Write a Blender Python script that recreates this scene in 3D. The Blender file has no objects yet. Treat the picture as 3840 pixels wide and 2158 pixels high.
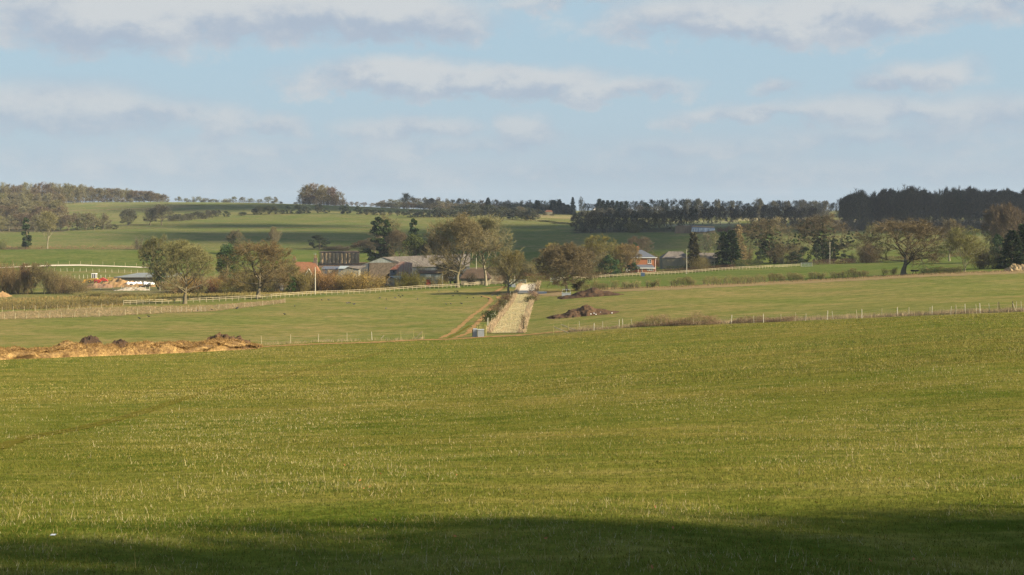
import bpy, math, random
import numpy as np
from math import sin, cos, pi, radians, sqrt, atan2
F = 4800.0; VH = 790.0; CU = 1920.0
SC = bpy.context.scene
COL = SC.collection
EXPO = 1.3
ALB = 0.76
HAZE = 0.00006
SHADE = [(20,-0.5,14,8),(25,1.3,14.5,7),(31,0.4,16,8),(37,-0.3,17,9),(17,-4,13,8),(22,-3.5,15,8),(28,-3.5,16,8),(34,-4,18,9),(15,-8,15,9),(24,-8,18,10),(33,-9,19,10),(42,-6,19,10),(44,-0.8,18,10),(11,-14,15,10),(22,-16,18,11),(36,-16,19,11)]
NGRASS = 520000
CLOUDS = [(1300,1290,1500,150),(1000,975,700,62),(1000,840,1000,125),(2050,790,1500,340),(2700,960,1500,200),(3500,900,1500,200),(2500,1450,1700,330),(700,1230,300,70)]
SUN_EL = radians(29); SUN_AZ = radians(108)      # azimuth from +Y (view direction) towards +X
SUN = np.array([sin(SUN_AZ)*cos(SUN_EL), cos(SUN_AZ)*cos(SUN_EL), sin(SUN_EL)])

# ------------------------------------------------------------------ terrain
DK = np.array([-300,-60,4,8,15,30,60,100,150,200,250,300,350,400,450,500,600,720,850,950,1150,1400,1800,2500,4000,9500.])
CK = np.array([-1500,0,900,1800,2400,3000,3840,5400.])
ZK = {0:[12,1.5,-1.95,-2.3,-3.2,-5.5,-9.3,-13.4,-17.3,-20.2,-22.3,-24.2,-25.6,-26.2,-27,-27.5,-27,-21.8,-17,-13,-5,8.5,9,5,0,-6],
900:[12,1.5,-1.95,-2.3,-3.2,-5.4,-9.1,-13,-17,-20.6,-22.6,-24.1,-25.2,-25.4,-26.2,-26.8,-26.5,-22,-16.5,-12.9,-4.3,8.5,8.5,4,0,-6],
1800:[12,1.5,-1.95,-2.3,-3.15,-5.2,-8.7,-12.4,-16.6,-20.1,-22.3,-23.6,-24.4,-24.7,-25.4,-25.8,-25.5,-22.5,-16.5,-13.5,-6,-1,-1,-1,0,-6],
2400:[12,1.5,-1.95,-2.3,-3.1,-5.0,-8.2,-11.7,-15.4,-18.2,-19.7,-20.6,-21.6,-22.8,-24.2,-24.6,-25,-22,-15.5,-12.8,-9,-5,-3,-1,0,-6],
3000:[12,1.5,-1.95,-2.3,-3.05,-4.8,-7.7,-10.9,-14.1,-16.9,-18.3,-19.3,-20.2,-21.4,-22,-22.9,-23.5,-20.5,-14,-12,-9,-5,-3,-1,0,-6],
3840:[12,1.5,-1.95,-2.3,-3.0,-4.5,-7.0,-9.8,-12.6,-15.1,-16.2,-16.9,-17.2,-17.9,-19,-20.3,-21.5,-19.5,-13.5,-11.5,-9,-5,-3,-1,0,-6]}
ZC = np.array([ZK[0],ZK[0],ZK[900],ZK[1800],ZK[2400],ZK[3000],ZK[3840],ZK[3840]], float)
def pchip_tan(x, y):
    h = np.diff(x); d = np.diff(y)/h; m = np.zeros_like(y)
    for i in range(1, len(x)-1):
        if d[i-1]*d[i] > 0:
            w1 = 2*h[i]+h[i-1]; w2 = h[i]+2*h[i-1]
            m[i] = (w1+w2)/(w1/d[i-1]+w2/d[i])
    m[0] = d[0]; m[-1] = d[-1]
    return m
ZM = np.array([pchip_tan(DK, z) for z in ZC])
def hz(x, y):
    x = np.asarray(x, float); y = np.asarray(y, float)
    x, y = np.broadcast_arrays(x, y); shp = x.shape; x = x.ravel(); y = y.ravel()
    yc = np.clip(y, DK[0], DK[-1])
    k = np.clip(np.searchsorted(DK, yc, side='right')-1, 0, len(DK)-2)
    h = DK[k+1]-DK[k]; t = (yc-DK[k])/h
    a = 2*t**3-3*t**2+1; b = t**3-2*t**2+t; c = -2*t**3+3*t**2; d = t**3-t**2
    Z = a*ZC[:,k] + b*h*ZM[:,k] + c*ZC[:,k+1] + d*h*ZM[:,k+1]      # columns x N
    u = np.clip(CU+F*x/np.maximum(yc, 40), CK[0], CK[-1]-1e-6)
    j = np.clip(np.searchsorted(CK, u, side='right')-1, 0, len(CK)-2)
    n = np.arange(len(u)); w = CK[j+1]-CK[j]; s = (u-CK[j])/w
    jm = np.maximum(j-1, 0); jp = np.minimum(j+2, len(CK)-1)
    m0 = (Z[j+1,n]-Z[jm,n])/(CK[j+1]-CK[jm]); m1 = (Z[jp,n]-Z[j,n])/(CK[jp]-CK[j])
    z = (2*s**3-3*s**2+1)*Z[j,n]+(s**3-2*s**2+s)*w*m0+(-2*s**3+3*s**2)*Z[j+1,n]+(s**3-s**2)*w*m1
    amp = np.clip((y-5)/60, 0, 1)
    z = z + amp*(0.10*np.sin(x/9.1+y/17.0)+0.09*np.sin(x/23.0-y/13.0+1.3)+0.08*np.sin(y/31.0+x/41.0))
    z = z + 0.03*np.sin(x*1.3+0.7*y)*np.clip((40-y)/40, 0, 1)
    return z.reshape(shp)
def H(x, y): return float(hz(x, y))
_DS = np.exp(np.linspace(math.log(5), math.log(4000), 1500))
def dist(u, v):                                   # depth at which the ground seen at column u reaches row v
    x = (u-CU)/F*_DS; vg = VH - F*hz(x, _DS)/_DS
    i = np.argmax(vg <= v)
    if vg[i] > v: i = len(_DS)-1
    if i == 0: return float(_DS[0])
    t = (vg[i-1]-v)/max(1e-9, vg[i-1]-vg[i])
    return float(_DS[i-1]+t*(_DS[i]-_DS[i-1]))
def gp(u, v):                                     # ground point seen at u, v
    d = dist(u, v); x = (u-CU)/F*d
    return (x, d, H(x, d))
def gu(u, d):                                     # ground point at bearing u and depth d
    x = (u-CU)/F*d
    return (x, d, H(x, d))

# ------------------------------------------------------------------ objects
def link(o, parent=None, label=None, cat=None, group=None, kind=None):
    COL.objects.link(o)
    if parent is not None: o.parent = parent
    if label: o['label'] = label
    if cat: o['category'] = cat
    if group: o['group'] = group
    if kind: o['kind'] = kind
    return o
def thing(name, loc, label, cat, group=None, rz=0):
    o = bpy.data.objects.new(name, None); o.location = loc; o.rotation_euler = (0, 0, rz)
    o.empty_display_size = 0.5
    return link(o, None, label, cat, group)
class MB:
    def __init__(s): s.v = []; s.f = []; s.c = []
    def vert(s, p): s.v.append(tuple(p)); return len(s.v)-1
    def face(s, idx, c=0.5): s.f.append(tuple(idx)); s.c.append(c)
    def poly(s, pts, c=0.5):
        n = len(s.v); s.v += [tuple(p) for p in pts]; s.face(range(n, n+len(pts)), c)
    def box(s, x0, x1, y0, y1, z0, z1, c=0.5):
        n = len(s.v)
        s.v += [(x0,y0,z0),(x1,y0,z0),(x1,y1,z0),(x0,y1,z0),(x0,y0,z1),(x1,y0,z1),(x1,y1,z1),(x0,y1,z1)]
        for q in ((0,3,2,1),(4,5,6,7),(0,1,5,4),(1,2,6,5),(2,3,7,6),(3,0,4,7)): s.face([n+i for i in q], c)
    def tube(s, pts, rad, sides=5, cap=True, c=0.5):
        P = [np.array(p, float) for p in pts]; rings = []
        for i, p in enumerate(P):
            d = P[min(i+1, len(P)-1)]-P[max(i-1, 0)]; L = np.linalg.norm(d)
            d = d/L if L > 1e-9 else np.array([0,0,1.])
            a = np.cross(d, [0,0,1.] if abs(d[2]) < 0.9 else [1.,0,0]); a /= np.linalg.norm(a); b = np.cross(d, a)
            n = len(s.v); r = rad[i] if hasattr(rad, '__len__') else rad
            for k in range(sides):
                t = 2*pi*k/sides; s.v.append(tuple(p+r*(cos(t)*a+sin(t)*b)))
            rings.append(n)
        for i in range(len(P)-1):
            for k in range(sides):
                k2 = (k+1) % sides
                s.face((rings[i]+k, rings[i]+k2, rings[i+1]+k2, rings[i+1]+k), c)
        if cap:
            s.face([rings[0]+k for k in range(sides)][::-1], c); s.face([rings[-1]+k for k in range(sides)], c)
    def lathe(s, prof, n=16, cx=0, cy=0, c=0.5):
        rings = []
        for r, z in prof:
            rings.append(len(s.v)); s.v += [(cx+r*cos(2*pi*k/n), cy+r*sin(2*pi*k/n), z) for k in range(n)]
        for i in range(len(prof)-1):
            for k in range(n):
                k2 = (k+1) % n; s.face((rings[i]+k, rings[i]+k2, rings[i+1]+k2, rings[i+1]+k), c)
        s.face([rings[0]+k for k in range(n)][::-1], c); s.face([rings[-1]+k for k in range(n)], c)
    def build(s, name, mat, parent=None, smooth=False, **kw):
        me = bpy.data.meshes.new(name); me.from_pydata(s.v, [], s.f)
        at = me.attributes.new('var', 'FLOAT', 'FACE'); at.data.foreach_set('value', s.c)
        if smooth: me.polygons.foreach_set('use_smooth', [True]*len(me.polygons))
        me.materials.append(mat); me.update()
        return link(bpy.data.objects.new(name, me), parent, **kw)
def tri_mesh(name, V, mat, var=None, quad=False):
    """V: (n,3|4,3) array of separate faces"""
    n, k = V.shape[:2]
    me = bpy.data.meshes.new(name)
    me.vertices.add(n*k); me.vertices.foreach_set('co', V.reshape(-1).astype(np.float32))
    me.loops.add(n*k); me.loops.foreach_set('vertex_index', np.arange(n*k, dtype=np.int32))
    me.polygons.add(n); me.polygons.foreach_set('loop_start', np.arange(0, n*k, k, dtype=np.int32))
    try: me.polygons.foreach_set('loop_total', np.full(n, k, dtype=np.int32))
    except Exception: pass
    if var is not None:
        at = me.attributes.new('var', 'FLOAT', 'FACE'); at.data.foreach_set('value', np.asarray(var, np.float32))
    me.materials.append(mat); me.update(calc_edges=True)
    return me
def copy_tree(o, parent=None):
    c = o.copy(); COL.objects.link(c); c.parent = parent
    for ch in list(o.children): copy_tree(ch, c)
    return c

# ------------------------------------------------------------------ materials
class NT:
    def __init__(s, tree): s.t = tree; s.n = tree.nodes; s.l = tree.links
    def node(s, typ, **kw):
        n = s.n.new(typ)
        for k, v in kw.items(): setattr(n, k, v)
        return n
    def put(s, sock, val):
        if hasattr(val, 'is_linked') or isinstance(val, bpy.types.NodeSocket): s.l.new(val, sock)
        else: sock.default_value = val
    def m(s, op, a, b=0.0, c=0.0, clamp=False):
        n = s.node('ShaderNodeMath', operation=op, use_clamp=clamp)
        s.put(n.inputs[0], a); s.put(n.inputs[1], b); s.put(n.inputs[2], c)
        return n.outputs[0]
    def mix(s, f, a, b, blend='MIX'):
        n = s.node('ShaderNodeMix', data_type='RGBA', blend_type=blend)
        s.put(n.inputs[0], f)
        for sock, v in ((n.inputs[6], a), (n.inputs[7], b)):
            if isinstance(v, (tuple, list)) and len(v) == 3: v = (*v, 1)
            s.put(sock, v)
        return n.outputs[2]
    def noise(s, vec, scale, detail=4, rough=0.55, dist=0.0):
        n = s.node('ShaderNodeTexNoise'); s.l.new(vec, n.inputs['Vector'])
        n.inputs['Scale'].default_value = scale; n.inputs['Detail'].default_value = detail
        n.inputs['Roughness'].default_value = rough; n.inputs['Distortion'].default_value = dist
        return n.outputs[0]
    def ss(s, x, a, b, lo=0.0, hi=1.0):
        n = s.node('ShaderNodeMapRange', interpolation_type='SMOOTHSTEP')
        s.put(n.inputs[0], x); n.inputs[1].default_value = a; n.inputs[2].default_value = b
        n.inputs[3].default_value = lo; n.inputs[4].default_value = hi
        return n.outputs[0]
    def vscale(s, vec, sc):
        n = s.node('ShaderNodeMapping'); s.l.new(vec, n.inputs[0]); n.inputs['Scale'].default_value = sc
        return n.outputs[0]
def newmat(name, rough=0.9, spec=0.15):
    m = bpy.data.materials.new(name); m.use_nodes = True
    nt = NT(m.node_tree); b = m.node_tree.nodes['Principled BSDF']
    b.inputs['Roughness'].default_value = rough; b.inputs['Specular IOR Level'].default_value = spec
    return m, nt, b
def bump(nt, b, h, strength=0.4, dist=0.05):
    n = nt.node('ShaderNodeBump'); n.inputs['Strength'].default_value = strength; n.inputs['Distance'].default_value = dist
    nt.l.new(h, n.inputs['Height']); nt.l.new(n.outputs[0], b.inputs['Normal'])
def paint(name, c1, c2=None, scale=1.5, rough=0.9, spec=0.03, metal=0.0, bmp=0.25, fine=8.0, stretch=(1,1,1)):
    m, nt, b = newmat(name, rough, spec); c2 = c2 or tuple(x*0.7 for x in c1)
    kk = 1 if min(c1) > 0.65 else ALB; c1 = tuple(x*kk for x in c1); c2 = tuple(x*kk for x in c2)
    tc = nt.node('ShaderNodeTexCoord').outputs['Object']; v = nt.vscale(tc, stretch)
    n1 = nt.noise(v, scale, 5, 0.6); n2 = nt.noise(v, scale*fine, 3, 0.6)
    f = nt.m('ADD', nt.m('MULTIPLY', n1, 0.65), nt.m('MULTIPLY', n2, 0.35))
    nt.l.new(nt.mix(nt.ss(f, 0.36, 0.64), c1, c2), b.inputs['Base Color'])
    b.inputs['Metallic'].default_value = metal
    if bmp: bump(nt, b, f, bmp, 0.05)
    return m
def leafy(name, c1, c2, rough=0.8, vary=0.5, transl=0.0, spec=0.02):
    """foliage / twigs: per-face variation, per-object variation, object colour tint"""
    m, nt, b = newmat(name, rough, spec); c1 = tuple(x*ALB for x in c1); c2 = tuple(x*ALB for x in c2)
    at = nt.node('ShaderNodeAttribute', attribute_name='var').outputs['Fac']
    oi = nt.node('ShaderNodeObjectInfo')
    c = nt.mix(at, c1, c2)
    c = nt.mix(1.0, c, oi.outputs['Color'], 'MULTIPLY')
    hsv = nt.node('ShaderNodeHueSaturation'); nt.l.new(c, hsv.inputs['Color'])
    nt.l.new(nt.m('ADD', 1-vary*0.25, nt.m('MULTIPLY', oi.outputs['Random'], vary*0.5)), hsv.inputs['Value'])
    nt.l.new(nt.m('ADD', 0.5-vary*0.02, nt.m('MULTIPLY', oi.outputs['Random'], vary*0.04)), hsv.inputs['Hue'])
    nt.l.new(hsv.outputs[0], b.inputs['Base Color'])
    return m
# ------------------------------------------------------------------ plants
M_BARK = leafy('bark', (0.21,0.18,0.11), (0.12,0.10,0.06), vary=0.5)
M_BARKPALE = leafy('pale_bark', (0.34,0.30,0.20), (0.22,0.195,0.12), vary=0.3)
M_TWIG = leafy('twigs', (1.0,0.97,0.92), (0.62,0.60,0.56), vary=0.55)      # tinted by the object colour
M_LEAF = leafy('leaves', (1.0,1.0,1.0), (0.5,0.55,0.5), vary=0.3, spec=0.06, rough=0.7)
def nrm(a): return a/np.maximum(np.linalg.norm(a, axis=-1, keepdims=True), 1e-9)
def sticks(rng, P, Dr, L, W):
    """thin triangles from P along Dr (unit), length L, base width W"""
    n = len(P); s = nrm(np.cross(Dr, rng.normal(size=(n,3))))
    V = np.empty((n,3,3)); V[:,0] = P-s*W[:,None]/2; V[:,1] = P+s*W[:,None]/2; V[:,2] = P+Dr*L[:,None]
    return V
def leaves(rng, P, size):
    n = len(P); a = nrm(rng.normal(size=(n,3))); b = nrm(np.cross(a, rng.normal(size=(n,3))))
    sz = (size*rng.uniform(0.6, 1.4, n))[:,None]
    V = np.empty((n,4,3)); V[:,0] = P-a*sz; V[:,1] = P-b*sz*0.6; V[:,2] = P+a*sz; V[:,3] = P+b*sz*0.6
    return V
PROTO = {}; TWG = (0.80, 0.86, 0.82)
def norm_store(key, parts):
    """parts: list of (name, mesh).  stores meshes with measured height and crown width"""
    zmax = 0; w = 0
    for n, me in parts:
        co = np.empty(len(me.vertices)*3, np.float32); me.vertices.foreach_get('co', co); co = co.reshape(-1, 3)
        zmax = max(zmax, np.percentile(co[:,2], 99.7)); w = max(w, np.percentile(np.abs(co[:,:2]), 98.5)*2)
    PROTO[key] = (parts, float(zmax), float(w))
def gen_tree(key, seed, Ht=12, trunk=0.25, rx=0.5, cz=0.6, rz=0.42, limbs=8, up=0.1, r0=0.035, twn=34, tw=0.055, tl=0.9,
             leader=0.5, lean=0.0, cl=(6,5), multi=1, ivy=0, pale=False, lump=0.25, droop=0.0):
    rng = np.random.default_rng(seed); mb = MB(); TP = []; TD = []; IV = []
    rx *= Ht; cz *= Ht; rz *= Ht
    ph = rng.uniform(0, 6.28, 6)
    def env(p):
        th = atan2(p[1], p[0]); e = (p[0]**2+p[1]**2)/rx**2+((p[2]-cz)/rz)**2
        k = 1+lump*(0.6*sin(3*th+ph[0]+p[2]/Ht*4)+0.5*sin(5*th+ph[1]-p[2]/Ht*7))
        return e/(k*k)
    def rot(d, ang):
        a = nrm(np.cross(d, rng.normal(size=3))); return nrm(d*cos(ang)+a*sin(ang))
    def branch(p, d, L, r, lvl):
        n = 5 if lvl < 2 else 3; pts = [p]; ds = []
        for i in range(n):
            d = nrm(d+rng.normal(size=3)*(0.2 if lvl < 2 else 0.28)+np.array([0,0,up-droop*(i/n)]))
            q = pts[-1]+d*L/n; ds.append(d)
            if env(q) > 1.08 and lvl > 0 and i > 0: break
            pts.append(q)
        rr = [r*(1-0.75*i/max(1, len(pts)-1)) for i in range(len(pts))]
        if len(pts) > 1: mb.tube(pts, rr, 6 if lvl == 0 else (5 if lvl == 1 else 3), cap=False, c=rng.uniform())
        if lvl <= 1:
            for q in pts: IV.append(q)
        if lvl < 3:
            nc = cl[lvl-1] if lvl >= 1 else limbs
            for k in range(nc):
                t = rng.uniform(0.25, 1.0)*(len(pts)-1); i = min(int(t), len(pts)-2) if len(pts) > 1 else 0
                q = pts[i]+(pts[min(i+1, len(pts)-1)]-pts[i])*(t-i)
                branch(q, rot(ds[min(i, len(ds)-1)], radians(rng.uniform(28, 68))), L*rng.uniform(0.42, 0.72), max(0.0022*Ht, rr[i]*0.62), lvl+1)
        if lvl >= 2:
            m = int(twn*(1.0 if lvl == 3 else 0.8)); t = rng.uniform(0.15, 1, m)*(len(pts)-1); i = np.minimum(t.astype(int), max(0, len(pts)-2))
            A = np.array(pts); q = A[i]+(A[np.minimum(i+1, len(pts)-1)]-A[i])*(t-i)[:,None]
            dd = nrm(ds[-1]+rng.normal(size=(m,3))*0.75+np.array([0,0,up*0.8-droop]))
            TP.append(q); TD.append(dd)
    for s in range(multi):
        a0 = rng.uniform(0, 6.28); tilt = lean if multi == 1 else rng.uniform(0.1, 0.35)
        d = nrm(np.array([cos(a0)*tilt, sin(a0)*tilt, 1.0])); p = np.array([cos(a0), sin(a0), 0])*(0 if multi == 1 else 0.02*Ht)
        tr = r0*Ht*(1 if multi == 1 else 0.6); th = trunk*Ht; pts = [p+np.array([0,0,-0.25])]; rad = [tr*1.5]
        for i in range(4):
            p = p+d*th/4; d = nrm(d+rng.normal(size=3)*0.05+np.array([0,0,0.05])); pts.append(p); rad.append(tr*(1.05-0.1*i))
        IV += pts
        # leader
        m = 6; LL = leader*Ht
        tops = [p]; rl = [rad[-1]]; dl = d
        for i in range(m):
            dl = nrm(dl+rng.normal(size=3)*0.13+np.array([0,0,0.1])); p = p+dl*LL/m; tops.append(p); rl.append(rad[-1]*(1-0.88*(i+1)/m))
        mb.tube(pts+tops[1:], rad+rl[1:], 8, cap=False, c=0.3)
        nl = max(2, limbs//multi)
        for k in range(nl):
            t = (k+rng.uniform(0, 0.9))/nl*m; i = min(int(t), m-1); q = tops[i]+(tops[i+1]-tops[i])*(t-i)
            az = a0+k*2.4+rng.uniform(-0.5, 0.5); el = radians(rng.uniform(5, 32)+45*t/m+25*up)
            dd = np.array([cos(az)*cos(el), sin(az)*cos(el), sin(el)])
            L = 0.3*Ht
            for s_ in np.linspace(0.1, 1.2, 23):
                if env(q+dd*s_*Ht) > 0.95: L = max(0.12, s_*0.92)*Ht; break
            branch(q, dd, L, max(0.005*Ht, rl[i]*0.66), 1)
    P = np.concatenate(TP); Dr = np.concatenate(TD); n = len(P)
    e = ((P[:,0]**2+P[:,1]**2)/rx**2+((P[:,2]-cz)/rz)**2)
    keep = e < 1.5; P = P[keep]; Dr = Dr[keep]; n = len(P)
    # clumps of lighter and darker twigs
    var = np.clip(0.5+0.35*np.sin(P[:,0]*1.9+ph[2])*np.sin(P[:,1]*1.7+ph[3])*np.sin(P[:,2]*2.1+ph[4])*1.6+rng.normal(size=n)*0.22, 0, 1)
    V = sticks(rng, P, Dr, tl*Ht/12*rng.uniform(0.5, 1.3, n), tw*Ht/12*rng.uniform(0.6, 1.4, n))
    parts = [('trunk', None), ('crown', tri_mesh('crown', V, M_TWIG, var))]
    to = MBmesh(mb, M_BARKPALE if pale else M_BARK); parts[0] = ('trunk', to)
    if ivy:
        IP = np.array([q for q in IV if q[2] < Ht*0.85]); k = rng.integers(0, len(IP), ivy)
        Q = IP[k]+rng.normal(size=(ivy,3))*np.array([0.045,0.045,0.06])*Ht
        Q = Q[(Q[:,2] > 0.1)]
        parts.append(('ivy', tri_mesh('ivy', leaves(rng, Q, 0.03*Ht), M_LEAF, rng.uniform(0, 1, len(Q)))))
    norm_store(key, parts)
def MBmesh(mb, mat):
    me = bpy.data.meshes.new('trunk'); me.from_pydata(mb.v, [], mb.f)
    at = me.attributes.new('var', 'FLOAT', 'FACE'); at.data.foreach_set('value', mb.c)
    me.polygons.foreach_set('use_smooth', [True]*len(me.polygons)); me.materials.append(mat); me.update()
    return me
def gen_bush(key, seed, n=5200, rx=0.6, fan=0.9, stems=14, tw=0.03, tl=0.5, H0=5.0):
    """many stems fanning from the ground"""
    rng = np.random.default_rng(seed); mb = MB(); P = []; Dr = []
    ph = rng.uniform(0, 6.28, 4)
    for k in range(stems):
        az = rng.uniform(0, 6.28); t = rng.uniform(0, 1)**0.7*fan
        d = nrm(np.array([cos(az)*t, sin(az)*t, 1.0])); p = np.array([cos(az), sin(az), 0])*rng.uniform(0, rx*0.55)*H0
        L = H0*rng.uniform(0.55, 0.9); pts = [p+np.array([0,0,-0.1])]; 
        for i in range(5):
            d = nrm(d+rng.normal(size=3)*0.12); p = p+d*L/5; pts.append(p)
        mb.tube(pts, [0.011*H0*(1-0.15*i) for i in range(6)], 4, cap=False, c=rng.uniform())
        m = n//stems; t = rng.uniform(0.12, 1, m)*5; i = np.minimum(t.astype(int), 4); A = np.array(pts)
        q = A[i]+(A[i+1]-A[i])*(t-i)[:,None]+rng.normal(size=(m,3))*0.09*H0
        q[:,2] = np.abs(q[:,2])
        P.append(q); Dr.append(nrm(d+rng.normal(size=(m,3))*0.55+np.array([0,0,0.25])))
    P = np.concatenate(P); Dr = np.concatenate(Dr); n = len(P)
    var = np.clip(0.5+0.5*np.sin(P[:,0]*2.4+ph[0])*np.sin(P[:,2]*2.2+ph[1])+rng.normal(size=n)*0.2, 0, 1)
    V = sticks(rng, P, Dr, tl*rng.uniform(0.5, 1.4, n), tw*rng.uniform(0.6, 1.5, n))
    norm_store(key, [('stems', MBmesh(mb, M_BARK)), ('crown', tri_mesh('crown', V, M_TWIG, var))])
def gen_leafmass(key, seed, n=5000, H0=10.0, prof='round', size=0.2, lumps=26, rx=0.4, base=0.08):
    """evergreen mass: leaf-sized faces in lumps"""
    rng = np.random.default_rng(seed); mb = MB(); C = []; R = []
    for k in range(lumps):
        z = rng.uniform(base, 1.0); az = rng.uniform(0, 6.28)
        if prof == 'round': w = sqrt(max(0, 1-((z-0.5)/0.52)**2))
        elif prof == 'column': w = (0.75+0.25*sin(z*9+seed))*(1 if z < 0.8 else (1.05-z)*4)
        elif prof == 'cone': w = (1.04-z)*1.05
        else: w = 1
        rr = rng.uniform(0.3, 1.0)*w*rx
        C.append((cos(az)*rr*H0, sin(az)*rr*H0, z*H0*0.93)); R.append(H0*rx*rng.uniform(0.25, 0.45)*(0.5+0.5*w))
    C = np.array(C); R = np.array(R); k = rng.integers(0, lumps, n)
    d = nrm(rng.normal(size=(n,3))); d[:,2] = d[:,2]*0.8+0.12
    Q = C[k]+d*R[k][:,None]*rng.uniform(0.55, 1.1, n)[:,None]
    Q[:,2] = np.abs(Q[:,2])
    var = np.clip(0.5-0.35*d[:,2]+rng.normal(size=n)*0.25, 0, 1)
    mb.tube([(0,0,-0.3),(0.03*H0*rng.normal(),0,0.4*H0),(0,0,0.8*H0)], [0.03*H0, 0.022*H0, 0.008*H0], 7, cap=False)
    for j in range(lumps): mb.tube([(0,0,C[j][2]*0.6), tuple(C[j])], [0.008*H0, 0.003*H0], 4, cap=False)
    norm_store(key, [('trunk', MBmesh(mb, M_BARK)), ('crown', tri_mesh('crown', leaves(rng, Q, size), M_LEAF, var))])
def gen_conifer(key, seed, H0=14.0, rx=0.2, tiers=26, per=9, size=0.22, irr=0.25, pw=0.85):
    rng = np.random.default_rng(seed); mb = MB(); Q = []; Dr = []
    mb.tube([(0,0,-0.3),(0,0,H0*0.5),(0,0,H0*0.98)], [0.02*H0, 0.012*H0, 0.002*H0], 7, cap=False)
    for t in range(tiers):
        z = H0*(0.06+0.92*t/tiers); w = rx*H0*((1-t/tiers)**pw)*rng.uniform(1-irr, 1+irr)
        for k in range(per):
            az = rng.uniform(0, 6.28); L = w*rng.uniform(0.6, 1.12); d = np.array([cos(az), sin(az), -0.22])
            p0 = np.array([0,0,z]); p1 = p0+d*L
            mb.tube([p0, p1], [0.03+0.003*L, 0.01], 3, cap=False)
            m = int(10+20*L/(rx*H0)); s = rng.uniform(0.25, 1.05, m)**0.7
            q = p0+d*L*s[:,None]+rng.normal(size=(m,3))*np.array([0.22,0.22,0.14])*H0/14
            Q.append(q); Dr.append(nrm(np.tile(d, (m,1))+rng.normal(size=(m,3))*0.45+np.array([0,0,0.1])))
    Q = np.concatenate(Q); Dr = np.concatenate(Dr); n = len(Q)
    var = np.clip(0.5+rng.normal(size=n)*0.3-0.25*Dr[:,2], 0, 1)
    V = sticks(rng, Q, Dr, size*3.2*rng.uniform(0.6, 1.4, n), size*rng.uniform(0.7, 1.5, n))
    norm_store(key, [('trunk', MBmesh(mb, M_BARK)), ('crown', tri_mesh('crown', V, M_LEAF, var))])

gen_tree('oak', 3, trunk=0.16, rx=0.56, cz=0.56, rz=0.45, limbs=14, up=0.06, twn=25, leader=0.45, tw=0.032, cl=(8,6), r0=0.030, lump=.15)
gen_tree('oakb', 14, trunk=0.17, rx=0.5, cz=0.55, rz=0.45, limbs=14, up=0.08, twn=25, leader=0.48, tw=0.032, cl=(8,6), r0=0.030, lump=.15)
gen_tree('thorn', 8, Ht=9, trunk=0.15, rx=0.62, cz=0.55, rz=0.44, limbs=17, up=0.04, twn=34, leader=0.35, tw=0.05, cl=(8,7), lump=0.10, r0=.026)
gen_tree('big', 21, Ht=20, trunk=0.16, rx=0.42, cz=0.56, rz=0.46, limbs=18, up=0.12, twn=20, leader=0.55, tw=0.029, cl=(8,6), r0=0.023, tl=.75)
gen_tree('tall', 33, Ht=18, trunk=0.2, rx=0.36, cz=0.6, rz=0.42, limbs=13, up=0.3, twn=17, leader=0.5, tw=0.032, pale=True, cl=(7,6), lump=0.3, r0=0.016, tl=.8)
gen_tree('ash', 40, Ht=14, trunk=0.10, rx=0.36, cz=0.54, rz=0.48, limbs=14, up=0.32, twn=20, leader=0.5, tw=0.034, pale=True, cl=(7,5), multi=2, r0=0.013)
gen_tree('ivyoak', 52, trunk=0.17, rx=0.5, cz=0.58, rz=0.43, limbs=13, up=0.08, twn=24, leader=0.45, tw=0.036, ivy=1200, cl=(8,6), r0=.024, lump=.15)
gen_tree('bare', 61, trunk=0.25, rx=0.38, cz=0.62, rz=0.40, limbs=10, up=0.15, twn=12, leader=0.45, tw=0.04, cl=(6,5), ivy=260, r0=.022)
gen_tree('birch', 71, Ht=13, trunk=0.35, rx=0.2, cz=0.6, rz=0.42, limbs=10, up=0.3, twn=9, leader=0.6, tw=0.035, pale=True, cl=(4,3), r0=0.011)
for i, s in enumerate((101, 102, 103, 104, 105)):      # trees of the far woods
    gen_tree('far%d' % i, s, Ht=14, trunk=0.07, rx=0.42+0.05*(i % 3), cz=0.49, rz=0.51, limbs=12, up=0.12, twn=15, leader=0.55, tw=0.075, tl=1.2, cl=(6,4), lump=0.2, r0=0.02)
for i, s in enumerate((111, 112, 113)):
    gen_tree('wood%d' % i, s, Ht=24, trunk=0.12, rx=0.26+0.03*i, cz=0.53, rz=0.48, limbs=18, up=0.35, twn=18, leader=0.75, tw=0.045, tl=0.7, cl=(7,5), lump=0.2, r0=0.011)
gen_bush('bush', 5); gen_bush('bushb', 6, rx=0.8, fan=1.1); gen_bush('fan', 7, n=9000, rx=0.45, fan=0.95, stems=26, tw=0.028, tl=0.6)
gen_bush('thicket', 9, n=9000, rx=0.9, fan=0.45, stems=30, tw=0.03)
gen_leafmass('ivycol', 11, n=5200, prof='column', rx=0.17, lumps=40, size=0.19)
gen_leafmass('ever', 12, n=5600, prof='round', rx=0.5, lumps=30, size=0.22)
gen_leafmass('everb', 13, n=4200, prof='round', rx=0.42, lumps=20, size=0.22)
gen_conifer('con', 15); gen_conifer('conb', 16, rx=0.23, irr=0.4, pw=0.75); gen_conifer('slim', 17, rx=0.16, irr=0.2, pw=0.6)
gen_conifer('larch', 18, rx=0.17, irr=0.3, pw=0.6, size=0.13, per=11)
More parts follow.
